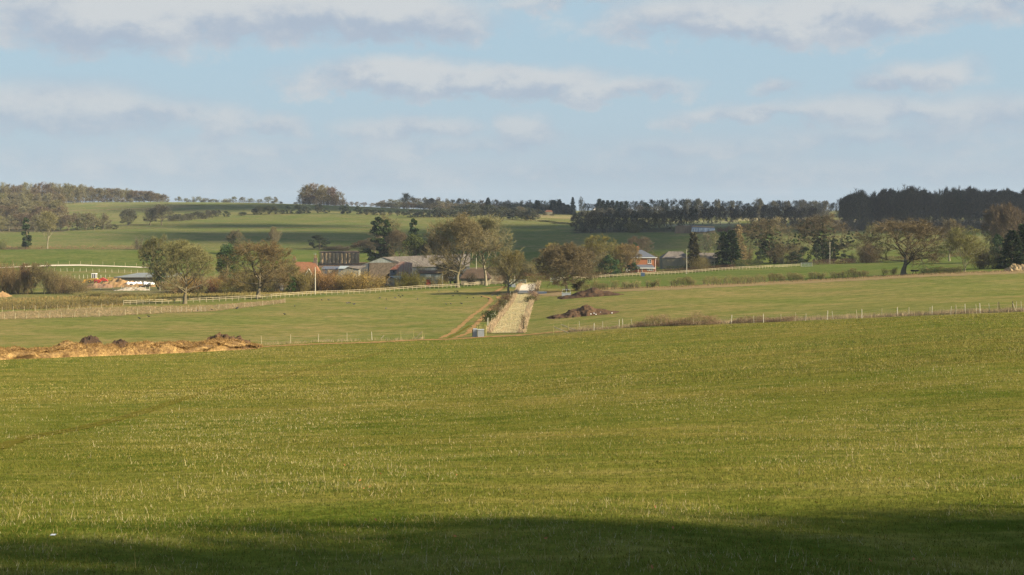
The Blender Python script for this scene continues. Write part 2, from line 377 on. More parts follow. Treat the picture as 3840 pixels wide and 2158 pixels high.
# colours (albedo) of crowns
BR = (0.30,0.235,0.13); OL = (0.31,0.265,0.125); RB = (0.29,0.19,0.12); YW = (0.42,0.34,0.085); ORG = (0.44,0.26,0.09); GY = (0.30,0.265,0.19)
DK_ = (0.13,0.115,0.08); EG = (0.075,0.12,0.045); IVY = (0.07,0.105,0.035); TAN = (0.60,0.36,0.13); PUR = (0.24,0.15,0.12); GO = (0.22,0.22,0.09)
rnd = random.Random(77)
def plant(key, u, d, vtop, wpx, color, name, label, cat='tree', group=None, sink=0.0, ivycol=IVY, vary=True, hmin=1.0):
    parts, h0, w0 = PROTO[key]
    x, y, z = gu(u, d)
    Hh = max(hmin, (VH-vtop)/F*d - z); W = wpx/F*d
    root = thing(name, (x, y, z-sink), label, cat, group, rnd.uniform(0, 6.28))
    sx = W/w0; root.scale = (sx, sx, Hh/h0)
    k = rnd.uniform(0.9, 1.1) if vary else 1
    for n, me in parts:
        o = bpy.data.objects.new(n, me)
        if n in ('crown',): o.color = (color[0]*k*TWG[0], color[1]*k*rnd.uniform(0.97, 1.03)*TWG[1], color[2]*k*TWG[2], 1)
        elif n == 'ivy': o.color = (*ivycol, 1)
        else: o.color = (1, 1, 1, 1)
        link(o, root)
    return root
# ------------------------------------------------------------------ camera, sun, sky
cam = bpy.data.cameras.new('camera'); co = bpy.data.objects.new('camera', cam); COL.objects.link(co)
cam.sensor_width = 36; cam.lens = F/3840*36; cam.shift_y = -(1079-VH)/3840; cam.clip_end = 30000; cam.clip_start = 0.05
co.location = (0, 0, 0); co.rotation_euler = (pi/2, 0, 0); SC.camera = co
sl = bpy.data.lights.new('sun', 'SUN'); so = bpy.data.objects.new('sun', sl); COL.objects.link(so)
sl.energy = 5.0; sl.angle = radians(0.53); sl.color = (1.0, 0.85, 0.61)
so.rotation_euler = (pi/2-SUN_EL, 0, -SUN_AZ+pi)   # lamp shines along its -Z
SC.view_settings.view_transform = 'Standard'; SC.view_settings.look = 'None'; SC.view_settings.exposure = EXPO; SC.view_settings.gamma = 1
cy = SC.cycles
cy.max_bounces = 5; cy.diffuse_bounces = 2; cy.glossy_bounces = 2; cy.transmission_bounces = 3; cy.volume_bounces = 0; cy.transparent_max_bounces = 6
cy.caustics_reflective = False; cy.caustics_refractive = False; cy.sample_clamp_indirect = 4
try: cy.use_denoising = True; cy.denoiser = 'OPENIMAGEDENOISE'; cy.denoising_input_passes = 'RGB_ALBEDO_NORMAL'; cy.denoising_prefilter = 'NONE'
except Exception: pass

W = bpy.data.worlds.new('World'); SC.world = W; W.use_nodes = True
nt = NT(W.node_tree); bg = W.node_tree.nodes['Background']
sky = nt.node('ShaderNodeTexSky', sky_type='NISHITA'); sky.sun_disc = False
sky.sun_elevation = SUN_EL; sky.sun_rotation = SUN_AZ; sky.altitude = 100; sky.air_density = 1.0; sky.dust_density = 1.0; sky.ozone_density = 1.4
SKYS = 0.1; bg.inputs['Strength'].default_value = SKYS
gen = nt.node('ShaderNodeTexCoord').outputs['Generated']
sep = nt.node('ShaderNodeSeparateXYZ'); nt.l.new(gen, sep.inputs[0])
az = nt.m('ARCTAN2', sep.outputs[0], sep.outputs[1]); el = nt.m('ARCSINE', sep.outputs[2])
# clouds: (u, v of centre, half width, half height in px-equivalents of angle, strength)
BL = [(330,60,470,175,.85),(1000,70,560,150,1.15),(1500,90,400,125,1.1),(560,110,300,110,.8),
      (1450,305,400,88,1.25),(1900,325,440,82,1.2),(2290,350,300,52,.9),
      (200,440,480,120,1.0),(560,430,300,60,.7),(860,480,150,80,1.0),(1080,470,120,50,.75),
      (1560,490,240,52,.85),(1960,515,140,85,1.15),(1700,560,420,50,.45),
      (2600,95,430,110,1.05),(3050,90,440,110,1.1),(3380,60,260,90,.8),(3680,40,180,70,.7),(2100,15,240,40,.5),
      (2885,345,95,42,.75),(3300,320,110,48,.7),(3480,290,170,60,.8),
      (2780,440,240,42,.8),(3200,430,380,66,.9),(3650,450,380,90,.85),(3300,530,520,60,.5),(2600,570,420,50,.45),
      (500,620,900,60,.35),(1900,660,1500,60,.35),(3200,650,900,60,.35),(900,560,500,40,.4)]
cb = nt.node('ShaderNodeCombineXYZ'); nt.l.new(az, cb.inputs[0]); nt.l.new(nt.m('MULTIPLY', el, 1.5), cb.inputs[1]); v = cb.outputs[0]
cb2 = nt.node('ShaderNodeCombineXYZ'); nt.l.new(nt.m('ADD', az, 0.012), cb2.inputs[0]); nt.l.new(nt.m('ADD', nt.m('MULTIPLY', el, 1.5), 0.030), cb2.inputs[1]); vs_ = cb2.outputs[0]
n1 = nt.noise(v, 8, 8, 0.58, 0.1); n2 = nt.noise(v, 26, 7, 0.62, 0.2); n1s = nt.noise(vs_, 8, 8, 0.58, 0.1); n2s = nt.noise(vs_, 26, 6, 0.62, 0.2)
Aw = nt.m('ADD', az, nt.m('MULTIPLY', nt.m('SUBTRACT', n1, 0.5), 0.14)); Ew = nt.m('ADD', el, nt.m('MULTIPLY', nt.m('SUBTRACT', n2, 0.5), 0.034))
Ew = nt.m('ADD', Ew, nt.m('MULTIPLY', nt.m('SUBTRACT', n1, 0.5), 0.030))
f = None; top_ = None
for (u, w, ru, rv, s) in BL:
    ca = math.atan((u-CU)/F); ce = math.atan((VH-w)/F*cos(ca))
    ru *= 1.12; rv *= 1.15; s *= 1.12
    dx = nt.m('MULTIPLY_ADD', Aw, F/ru, -ca*F/ru); dy = nt.m('MULTIPLY_ADD', Ew, F/rv, -ce*F/rv)
    dy2 = nt.m('MAXIMUM', dy, nt.m('MULTIPLY', dy, -1.45))                 # flatter, sharper bases
    r = nt.m('MULTIPLY_ADD', dx, dx, nt.m('MULTIPLY', dy2, dy2))
    g = nt.m('MULTIPLY_ADD', nt.m('POWER', r, 0.6), -s, s)
    f = g if f is None else nt.m('SMOOTH_MAX', f, g, 0.25)
    wt = nt.m('MULTIPLY', nt.m('MAXIMUM', g, 0.0), dy); top_ = wt if top_ is None else nt.m('ADD', top_, wt)
f = nt.m('MAXIMUM', f, -1.0)
out = nt.m('MAXIMUM', nt.ss(nt.m('ABSOLUTE', az), 0.5, 0.8), nt.ss(el, 0.17, 0.26))     # elsewhere, broken cumulus by chance alone
n3 = nt.noise(v, 3.0, 6, 0.55)
f = nt.m('ADD', nt.m('MULTIPLY', f, nt.m('SUBTRACT', 1.0, out)), nt.m('MULTIPLY', nt.m('MULTIPLY', nt.m('SUBTRACT', n3, 0.55), 6.0), out))
f = nt.m('ADD', f, nt.m('MULTIPLY', nt.m('SUBTRACT', n2, 0.5), 1.35)); d0 = nt.m('ADD', f, nt.m('MULTIPLY', nt.m('SUBTRACT', n1, 0.5), 1.2))
cover = nt.ss(d0, -0.32, 0.66)
lt = nt.m('ADD', nt.m('MULTIPLY', nt.m('SUBTRACT', n1, n1s), 2.3), nt.m('MULTIPLY', nt.m('SUBTRACT', n2, n2s), 1.5))
lit = nt.ss(nt.m('ADD', lt, nt.m('MULTIPLY', top_, 1.7)), -0.80, 0.80)
low = nt.ss(el, 0.0, 0.13)
E_ = 1/(2**EXPO*SKYS)
def c_(*rgb): return tuple(x*E_ for x in rgb)
lits = nt.mix(low, c_(0.535,0.585,0.625), c_(0.62,0.65,0.67)); shd = nt.mix(low, c_(0.41,0.495,0.585), c_(0.415,0.49,0.59))
cloud = nt.mix(lit, shd, lits)
# thin high veil whitening the blue towards the horizon, as the photo's sky does
veil = nt.ss(el, -0.02, 0.20, 0.98, 0.93); veil = nt.m('MULTIPLY', veil, nt.ss(el, 0.2, 0.5, 1.0, 0.15))
base = nt.mix(veil, sky.outputs[0], nt.mix(low, c_(0.44,0.535,0.615), c_(0.405,0.553,0.652)))
upper = nt.ss(el, 0.2, 0.6, 1.0, 0.6)
nt.l.new(nt.mix(nt.m('MULTIPLY', cover, nt.m('ADD', 0.68, nt.m('MULTIPLY', low, 0.27))), base, nt.mix(1.0, cloud, nt.mix(upper, (0.45,0.45,0.45), (1,1,1)), 'MULTIPLY')), bg.inputs['Color'])
W.cycles.sampling_method = 'MANUAL'; W.cycles.sample_map_resolution = 512

# ------------------------------------------------------------------ ground
def ui(pts, n=60):                                 # (u, v) polyline -> depth as a function of u
    us = np.linspace(-400, 4300, n); vs = np.interp(us, [p[0] for p in pts], [p[1] for p in pts])
    ds = np.array([dist(a, b) for a, b in zip(us, vs)])
    return lambda u: np.interp(u, us, ds)
LA = [(0,1330),(900,1300),(1200,1283),(1500,1277),(1810,1266),(2080,1256),(2400,1229),(2745,1216),(3300,1193),(3560,1182),(3840,1172)]
LD = [(0,1150),(463,1146),(1183,1110),(1723,1080),(1900,1080),(2100,1084),(2240,1090),(2531,1082),(2966,1062),(3233,1049),(3444,1037),(3840,1022)]
fA = ui(LA); fD = ui(LD)
fH = ui([(0,938),(600,940),(1800,945),(4200,945)]); fJ = ui([(0,865),(300,868),(600,838),(940,808),(1200,802),(1500,811),(1800,835),(2150,862),(2600,870),(3840,865)])
def smooth(x, a, b): t = np.clip((x-a)/(b-a), 0, 1); return t*t*(3-2*t)
def tint(x, y):
    u = CU+F*x/np.maximum(y, 5); c = np.zeros(x.shape+(3,)); c[:] = (0.188,0.168,0.036)
    def put(mask, col):
        m = np.clip(mask, 0, 1)[..., None]; c[:] = c*(1-m)+np.array(col)*m
    a = fA(u); d = fD(u); h = fH(u); j = fJ(u)
    put(smooth(y, a-2, a+2), (0.222,0.190,0.062))
    put(smooth(y, d-2, d+2), (0.138,0.150,0.040))
    put(smooth(y, d-2, d+2)*(u < 1450)*(y < 560), (0.19,0.17,0.06))
    put((y > 470)*(y < 620)*(u > 1000)*(u < 1900), (0.16,0.115,0.07))
    put((y > 395)*(y < 520)*(u > 200)*(u < 1000), (0.20,0.16,0.08))
    put((y > 500)*(y < 590)*(u < 640), (0.20,0.18,0.06))
    put((y > 580)*(y < h), (0.138,0.148,0.038))
    put(smooth(y, h-5, h+5), (0.168,0.162,0.056))
    put(smooth(y, j-8, j+8), (0.190,0.172,0.066))
    put(smooth(y, 1290, 1310)*(u < 900), (0.21,0.20,0.075))
    put((y > 1180)*(y < 1280)*(u > 1980)*(u < 2160), (0.34,0.25,0.13))
    put((y > 1150)*(y < 1290)*(u > 2750)*(u < 3080), (0.36,0.29,0.15))
    put((y > 960)*(y < 1150)*(u > 2500)*(u < 2760), (0.26,0.23,0.13))
    put((y > 855)*(y < 1180)*(u > 3120), (0.10,0.075,0.05)); put((y > 862)*(y < 940)*(u > 2160)*(u < 2600), (0.09,0.075,0.045)); put((y > 905)*(y < 1390)*(u < 235), (0.13,0.10,0.06))
    return c
ys = np.concatenate([np.linspace(-300,-20,20), np.linspace(-15,4,14), np.exp(np.linspace(math.log(4.6), math.log(1600), 330)), np.linspace(1650,3200,16)])
ss_ = np.concatenate([np.linspace(-1,-0.62,24), np.linspace(-0.61,0.61,190), np.linspace(0.62,1,24)])
Y, S = np.meshgrid(ys, ss_, indexing='ij'); X = S*(90+0.72*np.maximum(Y, 0)); Z = hz(X, Y)
nr, nc = Y.shape; idx = np.arange(nr*nc).reshape(nr, nc)
fc = np.stack([idx[:-1,:-1], idx[:-1,1:], idx[1:,1:], idx[1:,:-1]], -1).reshape(-1, 4)
me = bpy.data.meshes.new('ground'); me.from_pydata(np.stack([X,Y,Z], -1).reshape(-1,3).tolist(), [], fc.tolist())
ca = me.color_attributes.new('tint', 'FLOAT_COLOR', 'POINT'); tc = tint(X, Y).reshape(-1, 3)*ALB*1.07
ca.data.foreach_set('color', np.concatenate([tc, np.ones((len(tc),1))], 1).astype(np.float32).ravel())
me.polygons.foreach_set('use_smooth', [True]*len(me.polygons))
def grass_ground(name, attr=True, col=None):
    m, nt, b = newmat(name, 1.0, 0.0)
    pos = nt.node('ShaderNodeNewGeometry').outputs['Position']
    base = nt.node('ShaderNodeAttribute', attribute_name='tint').outputs['Color'] if attr else col
    n1 = nt.noise(pos, 0.035, 4, 0.6); n2 = nt.noise(pos, 0.42, 5, 0.65); n3 = nt.noise(pos, 4.5, 5, 0.7); n4 = nt.noise(nt.vscale(pos, (0.35,1,1)), 1.2, 5, 0.7)
    n5 = nt.noise(nt.vscale(pos, (0.5,1,1)), 0.13, 5, 0.7)
    c = nt.mix(nt.ss(n1, 0.35, 0.65), nt.mix(1.0, base, (0.84,0.95,0.84), 'MULTIPLY'), nt.mix(1.0, base, (1.12,1.03,1.15), 'MULTIPLY'))
    c = nt.mix(nt.ss(n4, 0.46, 0.66, 0, 0.75), c, nt.mix(1.0, c, (1.60,1.36,2.0), 'MULTIPLY'))
    c = nt.mix(nt.ss(n5, 0.40, 0.62, 0.7, 0), c, nt.mix(1.0, c, (0.66,0.82,0.62), 'MULTIPLY'))
    c = nt.mix(nt.ss(n2, 0.34, 0.56, 0.8, 0), c, nt.mix(1.0, c, (0.55,0.72,0.55), 'MULTIPLY'))
    c = nt.mix(nt.ss(n3, 0.38, 0.62, 0.6, 0.0), c, nt.mix(1.0, c, (0.48,0.57,0.46), 'MULTIPLY'))
    nt.l.new(c, b.inputs['Base Color'])
    bump(nt, b, nt.m('ADD', n3, n2), 0.6, 0.10)
    return m
me.materials.append(grass_ground('pasture'))
link(bpy.data.objects.new('ground', me), kind='structure')

def resample(pts, n):
    P = np.array(pts, float); s = np.concatenate([[0], np.cumsum(np.hypot(*np.diff(P, axis=0).T))]); t = np.linspace(0, s[-1], n)
    return np.stack([np.interp(t, s, P[:,k]) for k in range(2)], -1)
def world_xy(p): d = dist(p[0], p[1]); return ((p[0]-CU)/F*d, d)
def patch_grid(Lp, Rp, n=60, m=8):
    A = np.array([world_xy(p) for p in resample(Lp, n)]); B = np.array([world_xy(p) for p in resample(Rp, n)])
    t = np.linspace(0, 1, m)[None,:,None]
    return A[:,None,:]*(1-t)+B[:,None,:]*t
def sheet(name, G, mat, off=0.06, kind='structure', jag=0.0, **kw):
    n, m = G.shape[:2]; rg = np.random.default_rng(n*m+int(G[0,0,1]))
    if jag:
        w = G[:,-1]-G[:,0]; G = G.copy()
        for e, s in ((0, 1), (-1, -1)): G[:,e] += w*s*(rg.uniform(-jag, jag, n)[:,None])
    Zt = hz(G[...,0], G[...,1])+off
    v = np.concatenate([G, Zt[...,None]], -1).reshape(-1, 3); i = np.arange(n*m).reshape(n, m)
    f = np.stack([i[:-1,:-1], i[:-1,1:], i[1:,1:], i[1:,:-1]], -1).reshape(-1, 4)
    me = bpy.data.meshes.new(name); me.from_pydata(v.tolist(), [], f.tolist()); me.materials.append(mat)
    return link(bpy.data.objects.new(name, me), kind=kind, **kw)
def ribbon(name, pts, w, mat, off=0.05, n=90, jag=0.25, world=False, **kw):
    P = np.array(pts if world else [world_xy(p) for p in pts], float); P = resample(P, n)
    t = np.gradient(P, axis=0); t /= np.linalg.norm(t, axis=1)[:,None]; nn = np.stack([-t[:,1], t[:,0]], -1)
    k = np.linspace(-0.5, 0.5, 4)[None,:,None]
    return sheet(name, P[:,None,:]+nn[:,None,:]*k*w, mat, off, jag=jag, **kw)
def z3(l, u0=1400, v0=950): return [(u0+x/3.2175, v0+y/3.2175) for x, y in l]
M_STRIP = paint('worn_strip', (0.50,0.42,0.24), (0.33,0.30,0.12), 0.35, bmp=0.5, fine=5, spec=0.0, rough=1.0)
M_DIRT = paint('dirt', (0.38,0.22,0.10), (0.24,0.165,0.06), 0.6, bmp=0.4, spec=0.0, rough=1.0)
M_DIRT2 = paint('faint_dirt', (0.115,0.095,0.02), (0.14,0.13,0.022), 0.8, bmp=0.3, spec=0.0, rough=1.0)
M_CHALK = paint('chalk', (0.78,0.70,0.56), (0.60,0.51,0.36), 0.8, bmp=0.3, spec=0.0, rough=1.0)
M_MARGIN = paint('bare_margin', (0.27,0.18,0.11), (0.22,0.185,0.07), 0.5, bmp=0.4, spec=0.0, rough=1.0)
M_ROUGH = paint('dead_grass_ground', (0.25,0.19,0.10), (0.17,0.15,0.05), 0.35, bmp=0.5, spec=0.0, rough=1.0)
M_MUD = paint('mud', (0.11,0.075,0.05), (0.19,0.13,0.08), 0.5, bmp=0.4, spec=0.0, rough=1.0)
ribbon('track_rut', z3([(800,1032),(960,960),(1090,850),(1200,750),(1330,660),(1420,580),(1410,540),(1310,515)]), 1.0, M_DIRT)
ribbon('track_rut', z3([(980,1025),(1150,965),(1290,810),(1400,690),(1500,610),(1540,560),(1500,525)]), 1.1, M_DIRT)
ribbon('track_rut', z3([(900,1030),(1050,950),(1170,870)]), 0.5, M_DIRT2)
ribbon('track_rut', z3([(1430,500),(1490,460),(1540,430),(1600,410)]), 1.4, M_DIRT)
ribbon('track_rut', z3([(1350,420),(1450,412),(1600,403)]), 2.5, M_DIRT)
ribbon('path', [(905,1305),(1200,1291),(1400,1285),(1560,1276),(1700,1273),(1820,1264),(1960,1258),(2070,1248),(2160,1240)], 2.6, M_DIRT, n=160, jag=0.25)
for a in (0, 1): ribbon('tyre_track', [(-60,1688+8*a),(90,1640+9*a),(745,1475+6*a),(1120,1392+4*a),(1490,1312+2*a)], 0.24, M_DIRT2, off=0.015, n=200, jag=0.4)
sheet('field_margin', patch_grid([(2230,1085),(2531,1078),(2966,1058),(3233,1044),(3444,1032),(3840,1017),(4000,1012)], [(2230,1098),(2531,1087),(2966,1066),(3233,1053),(3444,1041),(3840,1026),(4000,1021)], 120, 5), M_MARGIN, jag=0.12)
SL = z3([(1340,965),(1400,870),(1520,740),(1640,600),(1690,500),(1730,400),(1760,365)]); SR = z3([(1835,965),(1870,830),(1920,640),(1960,540),(1990,470),(2010,390),(2025,350)])
GS = patch_grid(SL, SR, 90, 12); sheet('rough_strip', GS, M_STRIP, 0.07, jag=0.04)
sheet('chalk_patch', patch_grid(z3([(1725,492),(1735,450),(1745,420),(1790,385)]), z3([(1960,480),(1975,440),(1985,400),(1990,370)]), 30, 8), M_CHALK, 0.13, jag=0.07)
sheet('muddy_track', patch_grid(z3([(1990,462),(2120,462),(2280,466)]), z3([(1990,512),(2120,518),(2280,520)]), 30, 5), M_MARGIN, 0.06, jag=0.12)
GLs = patch_grid([(0-60,1174),(0,1172),(186,1164),(323,1157),(466,1153),(620,1149),(800,1146),(1070,1125)], [(-60,1200),(0,1199),(186,1194),(373,1188),(560,1178),(800,1168),(967,1149),(1070,1137)], 140, 6)
sheet('rough_strip', GLs, M_ROUGH, 0.06, jag=0.1)
sheet('chalk_track', patch_grid([(-150,1008),(0,1004),(90,1000),(200,994.5),(300,993.5),(420,998),(560,1003)], [(-150,1010.5),(0,1006.5),(90,1002.5),(200,999),(300,998),(420,1001),(560,1006.5)], 90, 3), M_CHALK, 0.12)
# dry grass banks between the far fields
for k, (a, w) in enumerate([([(330,861),(560,855),(900,853),(1160,855),(1400,861)],3.5),([(2100,869),(2300,873),(2560,871)],3.0),([(640,768),(800,764),(1100,764),(1300,767),(1500,782)],9),([(270,790),(500,784),(640,776),(760,769)],8),([(-60,935),(200,934),(480,934),(600,936)],6)]):
    ribbon('grass_bank', a, w, M_ROUGH, 0.15, n=120, jag=0.3)
sheet('farmyard', patch_grid([(1195,985),(1400,985)], [(1195,1006),(1420,1000)], 20, 6), M_MUD, 0.1)
# ------------------------------------------------------------------ air and clouds beside the view
hb = MB(); hb.box(-2800, 2800, -330, 3300, -32, 48)
mh = bpy.data.materials.new('haze'); mh.use_nodes = True; hn = mh.node_tree; hn.nodes.clear()
ho = hn.nodes.new('ShaderNodeOutputMaterial'); hv = hn.nodes.new('ShaderNodeVolumePrincipled')
hv.inputs['Color'].default_value = (0.72, 0.84, 1.0, 1); hv.inputs['Density'].default_value = HAZE; hv.inputs['Anisotropy'].default_value = 0.0
hn.links.new(hv.outputs[0], ho.inputs['Volume'])
mh.cycles.volume_sampling = 'DISTANCE'
hb.build('haze', mh, kind='stuff')
M_CLOUD = paint('cloud', (0.85,0.85,0.87), (0.78,0.80,0.84), 0.01, bmp=0)
def cloud(u, d, wu, dd, alt=2400, seed=0):
    rg = np.random.default_rng(seed); mb = MB(); rx = wu/F*d/2
    x, y, z = gu(u, d); t = (alt-z)/SUN[2]; cx, cy, cz = x+SUN[0]*t, y+SUN[1]*t, alt
    n = 40; m = 10; rings = []; ph = rg.uniform(0, 6.28, 4)
    for i in range(m+1):
        a = pi*(i/m-0.5); r = cos(a); h = sin(a)*(26 if a > 0 else 9); ring = []
        for k in range(n):
            th = 2*pi*k/n; w = 1+0.16*sin(3*th+ph[0])+0.12*sin(5*th+ph[1])+0.07*sin(9*th+ph[2])
            ring.append(mb.vert((cos(th)*r*w*rx, sin(th)*r*w*dd/2, h*(1+0.3*sin(4*th+ph[3])))))
        rings.append(ring)
    for i in range(m):
        for k in range(n): mb.face((rings[i][k], rings[i][(k+1)%n], rings[i+1][(k+1)%n], rings[i+1][k]))
    o = mb.build('cloud', M_CLOUD, smooth=True, kind='structure'); o.location = (cx, cy, cz)
for i, a in enumerate(CLOUDS): cloud(*a, seed=i+1)

# ------------------------------------------------------------------ grass
rg = np.random.default_rng(4)
M_GRASS, nt, b_ = newmat('grass_blades', 0.8, 0.06)
at = nt.node('ShaderNodeAttribute', attribute_name='var').outputs['Fac']
rp = nt.node('ShaderNodeValToRGB'); nt.l.new(at, rp.inputs[0]); nt.l.new(rp.outputs[0], b_.inputs['Base Color'])
e = rp.color_ramp.elements; e[0].position = 0; e[0].color = (0.05,0.06,0.006,1); e[1].position = 1; e[1].color = (0.47,0.41,0.26,1)
for p, c in ((0.35,(0.141,0.128,0.025,1)),(0.6,(0.205,0.174,0.046,1)),(0.8,(0.29,0.235,0.10,1))): q = e.new(p); q.color = c
def vnoise(x, y, s, seed):
    r = np.random.default_rng(seed); o = 0
    for k in range(5):
        a = r.uniform(0, 2*pi, 3); f = s*(1.7**k); o = o+np.sin(x*f*cos(a[0])+y*f*sin(a[0])+a[1]+1.3*np.sin(x*f*0.7*sin(a[2])+y*f*0.6*cos(a[2])))/1.25**k
    return o/3.0
N = NGRASS
yy = 5.2*(75/5.2)**(rg.uniform(0, 1, N)**0.92); xx = rg.uniform(-1, 1, N)*(0.50*yy+1.5); zz = hz(xx, yy)
n1 = vnoise(xx, yy, 0.5, 1); n2 = vnoise(xx, yy, 2.3, 2)
straw = (rg.uniform(0, 1, N) < np.clip(0.09+0.24*n1+0.18*n2+0.12*vnoise(xx, yy, 0.12, 17), 0.012, 0.6))
tall = straw & (rg.uniform(0, 1, N) < 0.03)
hgt = np.where(straw, rg.uniform(0.025, 0.065, N), rg.uniform(0.022, 0.054, N)); hgt = np.where(tall, rg.uniform(0.07, 0.15, N), hgt*0.85)*(1+0.25*n2)
wid = rg.uniform(0.003, 0.006, N)*np.maximum(1, yy/11)*np.where(straw, 0.8, 1.0); hgt *= np.maximum(1, yy/28)**0.6
dr = nrm(np.stack([rg.normal(0, 0.55, N), rg.normal(0, 0.55, N), np.ones(N)], -1)); dr = np.where(tall[:,None], nrm(dr*np.array([0.6,0.6,1.5])), dr)
ang = rg.uniform(0, pi, N); sd = np.stack([np.cos(ang), np.sin(ang)*0.6, 0*ang], -1)
P = np.stack([xx, yy, zz-0.004], -1); V = np.empty((N,3,3)); V[:,0] = P-sd*wid[:,None]/2; V[:,1] = P+sd*wid[:,None]/2; V[:,2] = P+dr*hgt[:,None]
N2 = 0
var = np.clip(0.34+0.20*n1+0.12*n2+0.15*vnoise(xx, yy, 0.15, 7)+rg.normal(0, 0.15, N), 0, 0.72); var = np.where(straw, rg.uniform(0.68, 1, N), var)
# coarser tufts carry the texture on to the far fence
N = NGRASS*3//5; y2 = 60*(235/60)**rg.uniform(0, 1, N); x2 = rg.uniform(-1, 1, N)*(0.5*y2+2); m_ = y2 < fA(CU+F*x2/y2)-1; x2 = x2[m_]; y2 = y2[m_]; N = len(x2)
a1 = vnoise(x2, y2, 0.12, 11); a2 = vnoise(x2*0.6, y2, 0.7, 12); P = np.stack([x2, y2, hz(x2, y2)-0.005], -1)
st2 = rg.uniform(0, 1, N) < np.clip(0.12+0.26*a1+0.22*a2, 0.01, 0.6)
V2 = sticks(rg, P, nrm(np.stack([rg.normal(0, .5, N), rg.normal(0, .5, N), np.ones(N)], -1)), rg.uniform(.04, .10, N)*(1+.3*a2)*(y2/90)**.4, y2*0.00042*rg.uniform(.5, 1.4, N))
V = np.concatenate([V, V2]); var = np.concatenate([var, np.where(st2, rg.uniform(.58, .86, N), np.clip(.38+.2*a2+rg.normal(0, .15, N), 0, .72))])
link(bpy.data.objects.new('grass', tri_mesh('grass', V, M_GRASS, var)), kind='stuff', label='short pasture grass mixed with pale dead blades in the foreground', cat='grass')
M_STRAW = leafy('dead_grass', (0.44,0.35,0.21), (0.22,0.165,0.09), vary=0.1)
def tufts(name, G, n, h, w, label, seed=1, color=(1,1,1), spread=0.3, clump=1.0, pw=1.0):
    rg = np.random.default_rng(seed); a = rg.uniform(0, G.shape[0]-1.001, n); b = rg.uniform(0, 1, n)**pw*(G.shape[1]-1.001)
    i = a.astype(int); j = b.astype(int); s = (a-i)[:,None]; t = (b-j)[:,None]
    q = G[i,j]*(1-s)*(1-t)+G[i+1,j]*s*(1-t)+G[i,j+1]*(1-s)*t+G[i+1,j+1]*s*t
    nn = vnoise(q[:,0], q[:,1], 0.9, seed+5); keep = rg.uniform(-1, 1, n) < nn*clump*2+0.6; q = q[keep]; nn = nn[keep]; n = len(q)
    P = np.stack([q[:,0], q[:,1], hz(q[:,0], q[:,1])], -1)
    d = nrm(np.stack([rg.normal(0.1, spread, n), rg.normal(0, spread, n), np.ones(n)], -1))
    V = sticks(rg, P, d, h*rg.uniform(0.4, 1.3, n)*(1+0.35*nn), w*rg.uniform(0.6, 1.5, n))
    o = bpy.data.objects.new(name, tri_mesh(name, V, M_STRAW, np.clip(0.4-0.4*nn+rg.normal(0, 0.2, n), 0, 1))); o.color = (*color, 1)
    return link(o, kind='stuff', label=label, cat='dead grass')
tufts('dead_grass', GS[:70], 11000, 0.30, 0.08, 'pale dead grass filling the fenced strip up to the chalk patch', 3, color=(1.3,1.3,1.25))
tufts('dead_grass', GS[:,:3], 6000, 0.75, 0.07, 'tall straw grass along the left edge of the fenced strip', 4, color=(1.3,1.25,1.3))
tufts('dead_grass', GS[:,-3:], 6500, 0.8, 0.07, 'tall straw grass along the right edge of the fenced strip', 5, color=(1.3,1.25,1.3))
tufts('dead_grass', GLs, 20000, 0.36, 0.08, 'dead straw grass between the two wire fences on the left', 6, color=(0.9,0.85,0.8), clump=1.3)
GR = patch_grid([(2130,1244),(2400,1222),(2745,1210),(3300,1187),(3560,1176),(3900,1164)], [(2130,1247),(2400,1226),(2745,1215),(3300,1191),(3560,1180),(3900,1168)], 150, 3)
tufts('dead_grass', GR, 19000, 0.62, 0.035, 'dead grass under the wire fence on the right', 8, clump=0.8)
GM = patch_grid([(2230,1083),(2531,1076),(2966,1056),(3233,1042),(3444,1030),(3840,1015),(4000,1010)], [(2230,1087),(2531,1080),(2966,1060),(3233,1046),(3444,1034),(3840,1019),(4000,1014)], 150, 3)
tufts('dead_grass', GM, 15000, 0.5, 0.07, 'dead grass at the foot of the ragged hedge', 9, color=(0.95,0.85,0.75))
GN = patch_grid([(960,1300),(1200,1285),(1500,1278),(1590,1273)], [(960,1294),(1200,1281),(1500,1273),(1590,1270)], 90, 3)
tufts('dead_grass', GN, 1500, 0.5, 0.03, 'thin dead grass under the wire fence behind the path', 10, clump=1.2)
GW = patch_grid([(-60,1165),(200,1160),(460,1150)], [(-60,1125),(200,1115),(460,1110)], 60, 8)
tufts('scrub_grass', GW, 14000, 0.6, 0.09, 'rank brown grass and scrub behind the clipped hedge', 12, color=(0.75,0.7,0.45))
GX = patch_grid([(460,1140),(900,1118),(1180,1104),(1500,1086)], [(460,1108),(900,1095),(1180,1090),(1500,1074)], 90, 8)
tufts('scrub_grass', GX, 20000, 0.6, 0.09, 'rank grass under the bushes behind the rail fence', 13, color=(0.7,0.7,0.4))

